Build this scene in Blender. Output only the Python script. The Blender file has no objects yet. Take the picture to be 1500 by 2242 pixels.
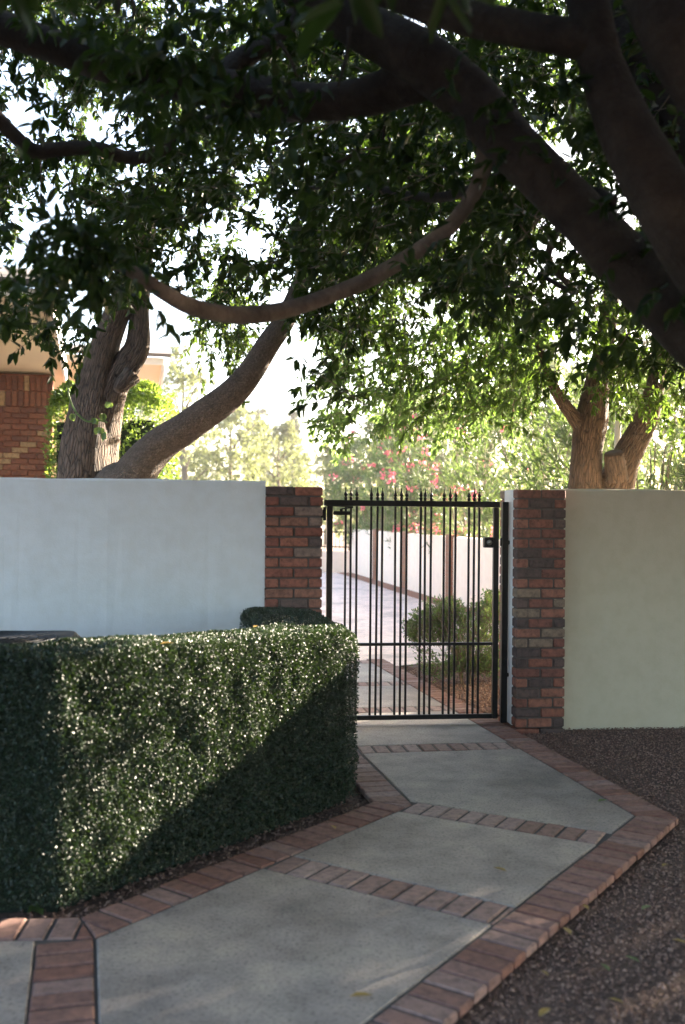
import bpy, math, random
import numpy as np
from mathutils import Matrix, Vector

random.seed(7); rng = np.random.default_rng(7)
SC = bpy.context.scene
COL = SC.collection

# ------------------------------------------------------------------ camera
F = 2180.0; H = 1.55
ROLL = math.radians(.5); PITCH = math.atan(9 / F)
cam_d = bpy.data.cameras.new('camera'); cam = bpy.data.objects.new('camera', cam_d); COL.objects.link(cam)
cam_d.sensor_fit = 'VERTICAL'; cam_d.sensor_height = 36; cam_d.lens = F / 2242 * 36
cam_d.clip_end = 2000; cam_d.clip_start = .05
cam.matrix_world = Matrix.Translation((0, 0, H)) @ (Matrix.Rotation(math.pi / 2 + PITCH, 4, 'X') @ Matrix.Rotation(ROLL, 4, 'Z'))
cam_d.dof.use_dof = True; cam_d.dof.focus_distance = 7.4; cam_d.dof.aperture_fstop = 1.9
SC.camera = cam
# ------------------------------------------------------------------ sky and sun
SUN = np.array([1.25, 1.0, .47]); SUN /= np.linalg.norm(SUN)       # direction towards the sun
sun_el = math.asin(SUN[2]); sun_az = math.atan2(SUN[0], SUN[1])
W = bpy.data.worlds.new('World'); SC.world = W; W.use_nodes = True
wn = W.node_tree.nodes; wn.clear()
sky = wn.new('ShaderNodeTexSky'); sky.sky_type = 'NISHITA'; sky.sun_disc = False
sky.sun_elevation = sun_el; sky.sun_rotation = sun_az; sky.air_density = .8; sky.dust_density = 3.0; sky.ozone_density = .4
bg = wn.new('ShaderNodeBackground'); bg.inputs['Strength'].default_value = .105
wo = wn.new('ShaderNodeOutputWorld')
W.node_tree.links.new(sky.outputs[0], bg.inputs[0]); W.node_tree.links.new(bg.outputs[0], wo.inputs[0])
sl = bpy.data.lights.new('sun', 'SUN'); sl.energy = 5.0; sl.angle = math.radians(.53); sl.color = (1.0, .86, .68)
so = bpy.data.objects.new('sun', sl); COL.objects.link(so)
so.rotation_euler = Vector(tuple(SUN)).to_track_quat('Z', 'Y').to_euler(); so.location = (20, 16, 12)
SC.view_settings.view_transform = 'Standard'; SC.view_settings.look = 'None'
SC.view_settings.gamma = 1; SC.view_settings.use_curve_mapping = False
SC.view_settings.exposure = 3.55
SC.cycles.max_bounces = 8; SC.cycles.diffuse_bounces = 4; SC.cycles.glossy_bounces = 3; SC.cycles.transmission_bounces = 6
SC.cycles.transparent_max_bounces = 6; SC.cycles.sample_clamp_indirect = 6
SC.cycles.use_denoising = True

# ------------------------------------------------------------------ pixel helpers (photo pixels, 1500 x 2242)
def ray(px, py):
    x = (px - 750) / F; z = -(py - 1121) / F
    c, s = math.cos(ROLL), math.sin(ROLL); x, z = x * c - z * s, x * s + z * c
    c, s = math.cos(PITCH), math.sin(PITCH); y, z = c - z * s, s + z * c
    return np.array([x, y, z])
def G(px, py, z0=0.):
    r = ray(px, py); t = (z0 - H) / r[2]; return r * t + np.array([0, 0, H])
def P(px, py, y):
    r = ray(px, py); return r * (y / r[1]) + np.array([0, 0, H])
def proj(p):                                                       # N x 3 -> px, py
    x, y, z = p[:, 0], p[:, 1], p[:, 2] - H
    c, s = math.cos(-PITCH), math.sin(-PITCH); y, z = y * c - z * s, y * s + z * c
    x, z = x / y, z / y
    c, s = math.cos(-ROLL), math.sin(-ROLL); x, z = x * c - z * s, x * s + z * c
    return 750 + x * F, 1121 - z * F

# ------------------------------------------------------------------ materials
def mat(name):
    m = bpy.data.materials.new(name); m.use_nodes = True
    nt = m.node_tree; return m, nt, nt.nodes['Principled BSDF'], nt.nodes['Material Output']
def N(nt, t, **kw):
    n = nt.nodes.new('ShaderNode' + t)
    for k, v in kw.items():
        if hasattr(n, k): setattr(n, k, v)
        else: n.inputs[k].default_value = v
    return n
def L(nt, a, b): nt.links.new(a, b)
def ramp(nt, fac, stops, interp='LINEAR'):
    r = N(nt, 'ValToRGB'); r.color_ramp.interpolation = interp
    e = r.color_ramp.elements
    while len(e) < len(stops): e.new(.5)
    for el, (p, c) in zip(e, stops): el.position = p; el.color = (*c, 1)
    L(nt, fac, r.inputs[0]); return r
def noise(nt, scale, detail=4, rough=.55, vec=None):
    n = N(nt, 'TexNoise'); n.inputs['Scale'].default_value = scale; n.inputs['Detail'].default_value = detail; n.inputs['Roughness'].default_value = rough
    if vec is not None: L(nt, vec, n.inputs['Vector'])
    return n
def bump(nt, h, bs, strength=.3, dist=.01):
    b = N(nt, 'Bump'); b.inputs['Strength'].default_value = strength; b.inputs['Distance'].default_value = dist
    L(nt, h, b.inputs['Height']); L(nt, b.outputs[0], bs.inputs['Normal']); return b
def mixc(nt, fac, a, b, mode='MIX'):
    m = N(nt, 'MixRGB'); m.blend_type = mode
    for i, v in ((0, fac), (1, a), (2, b)):
        if isinstance(v, (int, float)): m.inputs[i].default_value = v
        elif isinstance(v, tuple): m.inputs[i].default_value = (*v, 1)
        else: L(nt, v, m.inputs[i])
    return m.outputs[0]
def geo_pos(nt): return N(nt, 'NewGeometry').outputs['Position']

def m_stucco(name, col):
    m, nt, b, o = mat(name); pos = geo_pos(nt)
    n1 = noise(nt, 1.3, 4, .6, pos); n2 = noise(nt, 90, 3, .6, pos); n3 = noise(nt, 9, 5, .6, pos)
    c = mixc(nt, n1.outputs[0], tuple(v * .93 for v in col), col)
    st = ramp(nt, n3.outputs[0], [(.35, (.94, .93, .91)), (.6, (1, 1, 1))]); c = mixc(nt, 1.0, c, st.outputs[0], 'MULTIPLY')
    L(nt, c, b.inputs['Base Color']); b.inputs['Roughness'].default_value = .9
    h = N(nt, 'Math', operation='ADD'); L(nt, n2.outputs[0], h.inputs[0]); L(nt, n3.outputs[0], h.inputs[1])
    bump(nt, h.outputs[0], b, .35, .004); return m
def m_brick(name, stops, dirt=.85):
    m, nt, b, o = mat(name); oi = N(nt, 'ObjectInfo'); pos = geo_pos(nt)
    r = ramp(nt, oi.outputs['Random'], stops, 'CONSTANT')
    n1 = noise(nt, 26, 5, .65, pos); n2 = noise(nt, 160, 3, .6, pos)
    v = ramp(nt, n1.outputs[0], [(.32, (.45, .44, .44)), (.5, (1, 1, 1)), (.68, (1.4, 1.32, 1.25))])
    c = mixc(nt, dirt, r.outputs[0], v.outputs[0], 'MULTIPLY')
    sp = ramp(nt, n2.outputs[0], [(.28, (.45, .42, .4)), (.4, (1, 1, 1))]); c = mixc(nt, .6, c, sp.outputs[0], 'MULTIPLY')
    L(nt, c, b.inputs['Base Color']); b.inputs['Roughness'].default_value = .85
    h = N(nt, 'Math', operation='ADD'); L(nt, n1.outputs[0], h.inputs[0]); L(nt, n2.outputs[0], h.inputs[1])
    bump(nt, h.outputs[0], b, .5, .004); return m
def m_flat(name, col, rough=.6, metal=0., var=.12, scale=20, bmp=.1):
    m, nt, b, o = mat(name); pos = geo_pos(nt); n = noise(nt, scale, 4, .6, pos)
    c = mixc(nt, n.outputs[0], tuple(v * (1 - var) for v in col), tuple(min(1, v * (1 + var)) for v in col))
    L(nt, c, b.inputs['Base Color']); b.inputs['Roughness'].default_value = rough; b.inputs['Metallic'].default_value = metal; b.inputs['Specular IOR Level'].default_value = .2 if name == 'black_iron' else .5
    if bmp: bump(nt, n.outputs[0], b, bmp, .004)
    return m
def m_concrete(name, col, warm=(.5, .46, .4)):
    m, nt, b, o = mat(name); pos = geo_pos(nt)
    n1 = noise(nt, 1.1, 5, .62, pos); n2 = noise(nt, 5.5, 5, .65, pos); n3 = noise(nt, 70, 4, .7, pos); n4 = noise(nt, 260, 2, .6, pos)
    c = ramp(nt, n1.outputs[0], [(.36, tuple(v * .66 for v in col)), (.5, col), (.62, warm)]).outputs[0]
    v = ramp(nt, n2.outputs[0], [(.32, (.68, .69, .7)), (.5, (1, 1, 1)), (.68, (1.2, 1.17, 1.12))]); c = mixc(nt, .8, c, v.outputs[0], 'MULTIPLY')
    s = ramp(nt, n3.outputs[0], [(.34, (.42, .42, .43)), (.46, (1, 1, 1)), (.62, (1.18, 1.17, 1.15))]); c = mixc(nt, .9, c, s.outputs[0], 'MULTIPLY')
    s = ramp(nt, n4.outputs[0], [(.3, (.7, .7, .7)), (.5, (1, 1, 1)), (.75, (1.2, 1.2, 1.18))]); c = mixc(nt, .6, c, s.outputs[0], 'MULTIPLY')
    L(nt, c, b.inputs['Base Color']); b.inputs['Roughness'].default_value = .75
    h = N(nt, 'Math', operation='ADD'); L(nt, n3.outputs[0], h.inputs[0]); L(nt, n4.outputs[0], h.inputs[1])
    bump(nt, h.outputs[0], b, .3, .003); return m
def m_leaf(name, dark, light, trans=(.25, .42, .05), tf=.3, rough=.35, spec=.5):
    m, nt, b, o = mat(name); g = N(nt, 'NewGeometry')
    r = ramp(nt, g.outputs['Random Per Island'], [(0, dark), (.6, tuple((a + c) / 2 for a, c in zip(dark, light))), (1, light)])
    L(nt, r.outputs[0], b.inputs['Base Color']); b.inputs['Roughness'].default_value = rough; b.inputs['Specular IOR Level'].default_value = spec
    t = N(nt, 'BsdfTranslucent'); tr = ramp(nt, g.outputs['Random Per Island'], [(0, tuple(v * .7 for v in trans)), (1, trans)]); L(nt, tr.outputs[0], t.inputs[0])
    mx = N(nt, 'MixShader'); mx.inputs[0].default_value = tf
    L(nt, b.outputs[0], mx.inputs[1]); L(nt, t.outputs[0], mx.inputs[2]); L(nt, mx.outputs[0], o.inputs[0]); return m
def m_bark(name, c0, c1, c2, su=26., sv=5., dist=.02, strength=.9, crack=.6):
    m, nt, b, o = mat(name); uv = N(nt, 'UVMap')
    mp = N(nt, 'Mapping'); mp.inputs['Scale'].default_value = (su, sv, 1); L(nt, uv.outputs[0], mp.inputs[0])
    nw = noise(nt, .5, 3, .6, mp.outputs[0])
    wv = mixc(nt, .7, mp.outputs[0], nw.outputs['Color'], 'ADD')
    vo = N(nt, 'TexVoronoi', feature='DISTANCE_TO_EDGE'); vo.inputs['Scale'].default_value = 1; L(nt, wv, vo.inputs['Vector'])
    n1 = noise(nt, .6, 6, .7, mp.outputs[0]); n2 = noise(nt, 14, 4, .6, geo_pos(nt))
    cr = ramp(nt, vo.outputs['Distance'], [(0, (.15, .15, .15)), (.1, (.75, .75, .75)), (.35, (1, 1, 1))])
    c = ramp(nt, n1.outputs[0], [(.3, c0), (.5, c1), (.72, c2)]).outputs[0]
    c = mixc(nt, crack, c, cr.outputs[0], 'MULTIPLY')
    v = ramp(nt, n2.outputs[0], [(.3, (.7, .7, .7)), (.6, (1.08, 1.06, 1.04))]); c = mixc(nt, .8, c, v.outputs[0], 'MULTIPLY')
    L(nt, c, b.inputs['Base Color']); b.inputs['Roughness'].default_value = .9
    h = N(nt, 'Math', operation='ADD'); L(nt, cr.outputs[0], h.inputs[0]); L(nt, n1.outputs[0], h.inputs[1])
    bump(nt, h.outputs[0], b, strength, dist); return m

M = {}
M['wall'] = m_stucco('white_stucco', (.70, .70, .69))
M['wall_r'] = m_stucco('cream_stucco', (.50, .46, .345))
M['wall_far'] = m_stucco('far_stucco', (.88, .70, .56))
RED = [(0, (.225, .078, .050)), (.3, (.25, .092, .058)), (.55, (.19, .066, .044)), (.72, (.23, .10, .065)), (.90, (.10, .065, .055)), (.97, (.2, .13, .1))]
MIX = [(0, (.195, .075, .050)), (.28, (.16, .064, .046)), (.48, (.075, .05, .045)), (.6, (.225, .095, .064)), (.76, (.19, .135, .095)), (.89, (.1, .065, .055))]
M['brick_l'] = m_brick('red_brick', RED)
M['brick_r'] = m_brick('mixed_brick', MIX)
M['brick_h'] = m_brick('house_brick', [(0, (.15, .045, .022)), (.35, (.11, .034, .02)), (.62, (.175, .06, .03)), (.87, (.28, .17, .085))])
M['paver'] = m_brick('paving_brick', [(0, (.20, .105, .082)), (.3, (.23, .13, .105)), (.55, (.18, .085, .063)), (.78, (.25, .16, .135))], .7)
M['paver_pale'] = m_brick('worn_paving_brick', [(0, (.25, .165, .14)), (.3, (.29, .205, .18)), (.55, (.22, .135, .11)), (.78, (.32, .24, .215))], .7)
M['mortar'] = m_flat('mortar', (.075, .07, .066), .95, 0, .25, 60, .3)
M['mortar_p'] = m_flat('pillar_mortar', (.085, .07, .062), .95, 0, .25, 60, .3)
M['concrete'] = m_concrete('path_concrete', (.285, .25, .225), (.35, .31, .265))
M['drive'] = m_concrete('drive_concrete', (.66, .505, .43), (.7, .54, .46))
M['iron'] = m_flat('black_iron', (.006, .0055, .006), .45, .0, .3, 60, .15)
M['steel'] = m_flat('dull_steel', (.25, .25, .24), .35, .9)
M['dark_plastic'] = m_flat('dark_paint', (.012, .013, .016), .65)
M['grey_paint'] = m_flat('grey_paint', (.42, .42, .40), .5)
M['hedge'] = m_leaf('hedge_leaf', (.0035, .013, .007), (.013, .034, .013), (.1, .18, .02), .08, .5, .6)
M['core'] = m_flat('hedge_inside', (.012, .02, .01), 1.0, 0, .4, 30, .6)
M['leaf_a'] = m_leaf('canopy_leaf', (.004, .011, .0045), (.013, .030, .008), (.2, .36, .04), .13, .4, .18)
M['leaf_b'] = m_leaf('left_leaf', (.005, .014, .0045), (.017, .038, .009), (.26, .42, .05), .18, .4, .2)
M['leaf_c'] = m_leaf('right_leaf', (.007, .02, .005), (.022, .052, .011), (.3, .5, .06), .24, .4, .2)
M['leaf_box'] = m_leaf('bush_leaf', (.05, .11, .02), (.13, .22, .04), (.35, .5, .06), .35, .35)
M['leaf_ole'] = m_leaf('oleander_leaf', (.03, .06, .025), (.08, .125, .055), (.2, .3, .06), .3, .4)
M['leaf_shrub'] = m_leaf('shrub_leaf', (.03, .07, .025), (.10, .17, .05), (.3, .42, .08), .3, .4)
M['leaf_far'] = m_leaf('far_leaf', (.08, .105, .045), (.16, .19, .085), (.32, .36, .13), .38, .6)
M['leaf_d'] = m_leaf('painted_backlit_leaf', (.025, .055, .016), (.065, .12, .03), (.32, .5, .12), .45, .4, .3)  # lighter copy of the right tree's leaf, backlight put into its colour
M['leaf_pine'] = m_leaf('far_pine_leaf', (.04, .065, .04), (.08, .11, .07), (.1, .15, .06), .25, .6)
M['flower'] = m_leaf('pink_petal', (.62, .08, .13), (.75, .2, .24), (.8, .2, .25), .4, .6)
M['dry'] = m_leaf('dry_leaf', (.30, .17, .05), (.42, .30, .07), (.3, .2, .05), .15, .5)
M['bark'] = m_bark('furrowed_bark', (.06, .042, .032), (.105, .072, .052), (.165, .12, .09), 48, 7, .02, 1.0, .75)
M['bark_plate'] = m_bark('plated_bark', (.075, .055, .042), (.115, .086, .066), (.16, .122, .096), 62, 30, .01, 1.0, .55)
M['bark_red'] = m_bark('brown_bark', (.065, .038, .026), (.115, .07, .045), (.17, .11, .075), 50, 8, .018, 1.0, .7)
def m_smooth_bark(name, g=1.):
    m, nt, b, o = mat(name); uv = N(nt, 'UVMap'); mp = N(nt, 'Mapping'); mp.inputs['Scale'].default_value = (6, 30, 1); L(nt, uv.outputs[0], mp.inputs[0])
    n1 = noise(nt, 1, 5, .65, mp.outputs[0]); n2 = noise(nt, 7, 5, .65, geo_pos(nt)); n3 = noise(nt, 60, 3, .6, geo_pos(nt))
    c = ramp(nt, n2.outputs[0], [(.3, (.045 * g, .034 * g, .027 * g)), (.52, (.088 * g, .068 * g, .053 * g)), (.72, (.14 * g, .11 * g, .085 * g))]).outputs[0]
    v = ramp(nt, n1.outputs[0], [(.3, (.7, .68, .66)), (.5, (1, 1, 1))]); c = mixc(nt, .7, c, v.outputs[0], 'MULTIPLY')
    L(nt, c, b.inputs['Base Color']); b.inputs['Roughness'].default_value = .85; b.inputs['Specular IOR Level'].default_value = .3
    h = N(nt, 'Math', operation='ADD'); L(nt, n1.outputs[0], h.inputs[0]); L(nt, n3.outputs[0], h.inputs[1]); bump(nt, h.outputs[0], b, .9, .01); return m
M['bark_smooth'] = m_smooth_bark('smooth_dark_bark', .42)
M['bark_branch'] = m_smooth_bark('painted_lit_bark', 1.9)  # lighter copy of the limb bark; light on the branch put into its colour
M['twig'] = m_flat('twig_bark', (.14, .11, .08), .9)
M['shingle'] = m_flat('grey_shingle', (.16, .14, .13), .9, 0, .35, 30, .4)
M['soffit'] = m_flat('cream_soffit', (.66, .57, .40), .7, 0, .05, 4, .05)
M['fascia'] = m_flat('white_board', (.75, .73, .68), .6, 0, .05, 4, .05)
M['pole'] = m_flat('pale_pole', (.5, .48, .46), .6)
M['soil'] = m_flat('brown_soil', (.10, .065, .05), 1.0, 0, .5, 25, .8)
M['stone'] = m_leaf('gravel_stone', (.11, .062, .046), (.30, .20, .16), (.1, .1, .1), 0.0, .9, .2)
def m_ground():
    m, nt, b, o = mat('ground'); pos = geo_pos(nt)
    n1 = noise(nt, .8, 5, .6, pos); n2 = noise(nt, 45, 5, .7, pos)
    c = ramp(nt, n2.outputs[0], [(.3, (.06, .034, .026)), (.5, (.14, .09, .072)), (.7, (.23, .16, .13))]).outputs[0]
    v = ramp(nt, n1.outputs[0], [(.35, (.75, .75, .72)), (.6, (1.05, 1.05, 1.05))]); c = mixc(nt, .9, c, v.outputs[0], 'MULTIPLY')
    L(nt, c, b.inputs['Base Color']); b.inputs['Roughness'].default_value = 1.0; bump(nt, n2.outputs[0], b, 1.0, .02); return m
M['ground'] = m_ground()
def m_bricktex(name, a, b_, mo, sc):
    m, nt, b, o = mat(name); tc = N(nt, 'TexCoord'); mp = N(nt, 'Mapping'); mp.inputs['Rotation'].default_value = (math.pi / 2, 0, 0)
    L(nt, tc.outputs['Object'], mp.inputs[0]); t = N(nt, 'TexBrick'); L(nt, mp.outputs[0], t.inputs['Vector'])
    t.inputs['Color1'].default_value = (*a, 1); t.inputs['Color2'].default_value = (*b_, 1); t.inputs['Mortar'].default_value = (*mo, 1)
    t.inputs['Scale'].default_value = 1; t.inputs['Brick Width'].default_value = .2; t.inputs['Row Height'].default_value = sc; t.inputs['Mortar Size'].default_value = .006
    L(nt, t.outputs[0], b.inputs['Base Color']); b.inputs['Roughness'].default_value = .9; bump(nt, t.outputs['Fac'], b, -.4, .006); return m
M['brick_tex'] = m_bricktex('brick_pattern', (.26, .085, .04), (.19, .06, .03), (.12, .09, .07), .0715)
M['brick_pale'] = m_bricktex('pale_brick_pattern', (.26, .105, .055), (.21, .085, .045), (.2, .13, .09), .075)

# ------------------------------------------------------------------ object helpers
def link(o, parent=None):
    COL.objects.link(o)
    if parent is not None: o.parent = parent
    return o
def tag(o, label=None, cat=None, group=None, kind=None):
    if label: o['label'] = label
    if cat: o['category'] = cat
    if group: o['group'] = group
    if kind: o['kind'] = kind
    return o
def empty(name, loc=(0, 0, 0), rz=0):
    o = bpy.data.objects.new(name, None); o.location = loc; o.rotation_euler = (0, 0, rz); o.empty_display_size = .1
    return link(o)
def np_mesh(name, V, faces_flat, starts, totals, material, smooth=False, uv=None):
    me = bpy.data.meshes.new(name)
    me.vertices.add(len(V)); me.vertices.foreach_set('co', np.ascontiguousarray(V, dtype=np.float32).ravel())
    me.loops.add(len(faces_flat)); me.loops.foreach_set('vertex_index', np.ascontiguousarray(faces_flat, dtype=np.int32))
    me.polygons.add(len(starts)); me.polygons.foreach_set('loop_start', np.ascontiguousarray(starts, dtype=np.int32))
    try: me.polygons.foreach_set('loop_total', np.ascontiguousarray(totals, dtype=np.int32))
    except Exception: pass
    if smooth: me.polygons.foreach_set('use_smooth', np.ones(len(starts), dtype=bool))
    if uv is not None:
        l = me.uv_layers.new(name='UVMap'); l.data.foreach_set('uv', np.ascontiguousarray(uv, dtype=np.float32).ravel())
    me.update(calc_edges=True); me.validate()
    me.materials.append(material); return me
class MB:
    def __init__(s): s.v = []; s.f = []; s.uv = []
    def add(s, v, f, uv=None):
        o = len(s.v); s.v += [tuple(p) for p in v]; s.f += [[i + o for i in q] for q in f]
        if uv is not None: s.uv += uv
    def box(s, x0, x1, y0, y1, z0, z1, ch=0.):
        if ch <= 0:
            v = [(x0, y0, z0), (x1, y0, z0), (x1, y1, z0), (x0, y1, z0), (x0, y0, z1), (x1, y0, z1), (x1, y1, z1), (x0, y1, z1)]
            s.add(v, [(0, 3, 2, 1), (4, 5, 6, 7), (0, 1, 5, 4), (1, 2, 6, 5), (2, 3, 7, 6), (3, 0, 4, 7)]); return
        v = []
        c = ch
        xs = (x0, x1); ys = (y0, y1); zs = (z0, z1); sg = (1, -1)
        idx = {}
        for i in range(2):
            for j in range(2):
                for k in range(2):
                    for a in range(3):
                        p = [xs[i] + sg[i] * c, ys[j] + sg[j] * c, zs[k] + sg[k] * c]
                        q = [xs[i], ys[j], zs[k]]; p[a] = q[a]
                        idx[i, j, k, a] = len(v); v.append(tuple(p))
        f = []
        for a in range(3):
            o1, o2 = [(1, 2), (2, 0), (0, 1)][a]
            for e in range(2):
                def key(p, q):
                    t = [0, 0, 0]; t[a] = e; t[o1] = p; t[o2] = q; return idx[t[0], t[1], t[2], a]
                q = [key(0, 0), key(1, 0), key(1, 1), key(0, 1)]
                f.append(q if e else q[::-1])
        for a in range(3):                                         # edge chamfers along axis a
            o1, o2 = [(1, 2), (2, 0), (0, 1)][a]
            for p in range(2):
                for q in range(2):
                    def key(e, ax):
                        t = [0, 0, 0]; t[a] = e; t[o1] = p; t[o2] = q; return idx[t[0], t[1], t[2], ax]
                    w = [key(0, o1), key(1, o1), key(1, o2), key(0, o2)]
                    f.append(w if (p == q) else w[::-1])
        for i in range(2):
            for j in range(2):
                for k in range(2):
                    t = [idx[i, j, k, 0], idx[i, j, k, 1], idx[i, j, k, 2]]
                    f.append(t if (i + j + k) % 2 == 1 else t[::-1])
        s.add(v, f)
    def prism(s, poly, z0, z1, ch=.004):                           # convex ccw polygon, chamfered top
        poly = [np.array(p[:2], float) for p in poly]; n = len(poly)
        c = sum(poly) / n
        ins = []
        for i in range(n):
            a, b, d = poly[i - 1], poly[i], poly[(i + 1) % n]
            e1 = (b - a) / (np.linalg.norm(b - a) + 1e-9); e2 = (d - b) / (np.linalg.norm(d - b) + 1e-9)
            n1 = np.array([-e1[1], e1[0]]); n2 = np.array([-e2[1], e2[0]]); m = n1 + n2; k = max(.35, 1 + n1 @ n2)
            ins.append(b + m * ch / k)
        v = [(*p, z0) for p in poly] + [(*p, z1 - ch) for p in poly] + [(*p, z1) for p in ins]
        f = [list(range(2 * n, 3 * n)), list(range(n))[::-1]]
        for i in range(n):
            j = (i + 1) % n
            f.append([i, j, n + j, n + i]); f.append([n + i, n + j, 2 * n + j, 2 * n + i])
        s.add(v, f)
    def lathe(s, prof, cx=0, cy=0, seg=10):
        v = []; f = []
        for r, z in prof:
            for k in range(seg):
                a = 2 * math.pi * k / seg; v.append((cx + r * math.cos(a), cy + r * math.sin(a), z))
        for i in range(len(prof) - 1):
            for k in range(seg):
                k2 = (k + 1) % seg; f.append((i * seg + k, i * seg + k2, (i + 1) * seg + k2, (i + 1) * seg + k))
        f.append(tuple(range(seg))[::-1]); f.append(tuple((len(prof) - 1) * seg + k for k in range(seg)))
        s.add(v, f)
    def tube(s, pts, rads, seg=10, rough=0., uvs=True, sub=6, seed=0):
        pts = np.array(pts, float); rads = np.array(rads, float)
        if len(pts) > 2 and sub > 1:                               # Catmull-Rom
            p = np.vstack([2 * pts[0] - pts[1], pts, 2 * pts[-1] - pts[-2]]); r = np.concatenate([[rads[0]], rads, [rads[-1]]])
            o = []; orr = []
            for i in range(1, len(p) - 2):
                for t in np.linspace(0, 1, sub, endpoint=False):
                    b = .5 * np.array([-t + 2 * t * t - t ** 3, 2 - 5 * t * t + 3 * t ** 3, t + 4 * t * t - 3 * t ** 3, -t * t + t ** 3])
                    o.append(b @ p[i - 1:i + 3]); orr.append(r[i] * (1 - t) + r[i + 1] * t)
            o.append(pts[-1]); orr.append(rads[-1]); pts = np.array(o); rads = np.array(orr)
        n = len(pts); T = np.gradient(pts, axis=0); T /= np.linalg.norm(T, axis=1)[:, None] + 1e-9
        ref = np.array([0, 1., 0]) if abs(T[0][1]) < .9 else np.array([1., 0, 0])
        u = np.cross(T[0], ref); u /= np.linalg.norm(u)
        rs = np.random.default_rng(seed + 11); ph = rs.uniform(0, 6.28, 8)
        v = []; f = []; uv = []; Ls = np.concatenate([[0], np.cumsum(np.linalg.norm(np.diff(pts, axis=0), axis=1))])
        for i in range(n):
            u = u - T[i] * (u @ T[i]); u /= np.linalg.norm(u) + 1e-9; w = np.cross(T[i], u)
            for k in range(seg):
                a = 2 * math.pi * k / seg
                rr = rads[i] * (1 + rough * (.5 * math.sin(3 * a + ph[0] + Ls[i] * 2.1) + .35 * math.sin(5 * a + ph[1] - Ls[i] * 3.3) + .3 * math.sin(2 * a + ph[2] + Ls[i] * 5.1) + .3 * math.sin(Ls[i] * 9 + ph[3] + a)))
                v.append(pts[i] + (u * math.cos(a) + w * math.sin(a)) * rr)
        for i in range(n - 1):
            for k in range(seg):
                k2 = (k + 1) % seg; f.append((i * seg + k, i * seg + k2, (i + 1) * seg + k2, (i + 1) * seg + k))
                cu = 2 * math.pi * max(rads.mean(), .02) / seg
                uv += [(k * cu, Ls[i]), ((k + 1) * cu, Ls[i]), ((k + 1) * cu, Ls[i + 1]), (k * cu, Ls[i + 1])]
        f.append(tuple(range(seg))[::-1]); f.append(tuple((n - 1) * seg + k for k in range(seg))); uv += [(0, 0)] * (2 * seg)
        s.add(v, f, uv)
    def mesh(s, name, material, smooth=False):
        me = bpy.data.meshes.new(name); me.from_pydata(s.v, [], s.f); me.update()
        if s.uv and len(s.uv) == len(me.loops):
            l = me.uv_layers.new(name='UVMap'); l.data.foreach_set('uv', np.array(s.uv, dtype=np.float32).ravel())
        if smooth: me.polygons.foreach_set('use_smooth', np.ones(len(me.polygons), dtype=bool))
        me.materials.append(material); return me
    def build(s, name, material, parent=None, smooth=False):
        return link(bpy.data.objects.new(name, s.mesh(name, material, smooth)), parent)
def boxpart(name, material, parent, x0, x1, y0, y1, z0, z1, ch=.003):
    m = MB(); m.box(x0, x1, y0, y1, z0, z1, ch); return m.build(name, material, parent)
def norm(a): return a / (np.linalg.norm(a, axis=-1, keepdims=True) + 1e-9)

def leaf_mesh(name, pos, axis, nrm, length, width, material, rich=True, fold=.25, droop=.12):
    n = len(pos); axis = norm(axis); side = norm(np.cross(axis, nrm)); nn = norm(np.cross(side, axis))
    l = length[:, None]; w = width[:, None]
    def pt(t, s_, h): return pos + axis * (l * t) + side * (w * s_) + nn * (w * abs(s_) * fold * 2 - l * droop * t * t + h * l)
    if rich:
        V = np.stack([pt(0, 0, 0), pt(.32, .46, 0), pt(.72, .36, 0), pt(1, 0, 0), pt(.72, -.36, 0), pt(.32, -.46, 0)], 1).reshape(-1, 3)
        base = (np.arange(n) * 6)[:, None]; fl = np.concatenate([base + np.array([0, 1, 2, 3]), base + np.array([0, 3, 4, 5])], 1).ravel()
        k = 2 * n; st = np.arange(k) * 4; tt = np.full(k, 4)
    else:
        V = np.stack([pt(0, 0, 0), pt(.45, .5, 0), pt(1, 0, 0), pt(.45, -.5, 0)], 1).reshape(-1, 3)
        base = (np.arange(n) * 4)[:, None]; fl = np.concatenate([base + np.array([0, 1, 2]), base + np.array([0, 2, 3])], 1).ravel()
        k = 2 * n; st = np.arange(k) * 3; tt = np.full(k, 3)
    return np_mesh(name, V, fl, st, tt, material)
def rods_mesh(name, A, B, r, material):                             # thin three-sided rods A -> B
    n = len(A); d = norm(B - A); u = norm(np.cross(d, np.array([.3, .5, .81]))); w = np.cross(d, u)
    V = []
    for e, q, s_ in ((A, 0, 1.), (B, 1, .45)):
        for k in range(3):
            a = 2.0944 * k; V.append(e + (u * math.cos(a) + w * math.sin(a)) * r[:, None] * s_)
    V = np.stack(V, 1).reshape(-1, 3); base = (np.arange(n) * 6)[:, None]
    fl = np.concatenate([base + np.array(q) for q in ((0, 1, 4, 3), (1, 2, 5, 4), (2, 0, 3, 5))], 1).ravel(); k = 3 * n
    return np_mesh(name, V, fl, np.arange(k) * 4, np.full(k, 4), material)
_lat = np.random.default_rng(99).random((32, 32, 32))
def vnoise(p, sc):
    q = p * sc; i = np.floor(q).astype(int); f = q - i; f = f * f * (3 - 2 * f); r = 0
    for dx in (0, 1):
        for dy in (0, 1):
            for dz in (0, 1):
                w = (f[:, 0] if dx else 1 - f[:, 0]) * (f[:, 1] if dy else 1 - f[:, 1]) * (f[:, 2] if dz else 1 - f[:, 2])
                r = r + w * _lat[(i[:, 0] + dx) % 32, (i[:, 1] + dy) % 32, (i[:, 2] + dz) % 32]
    return r
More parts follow.
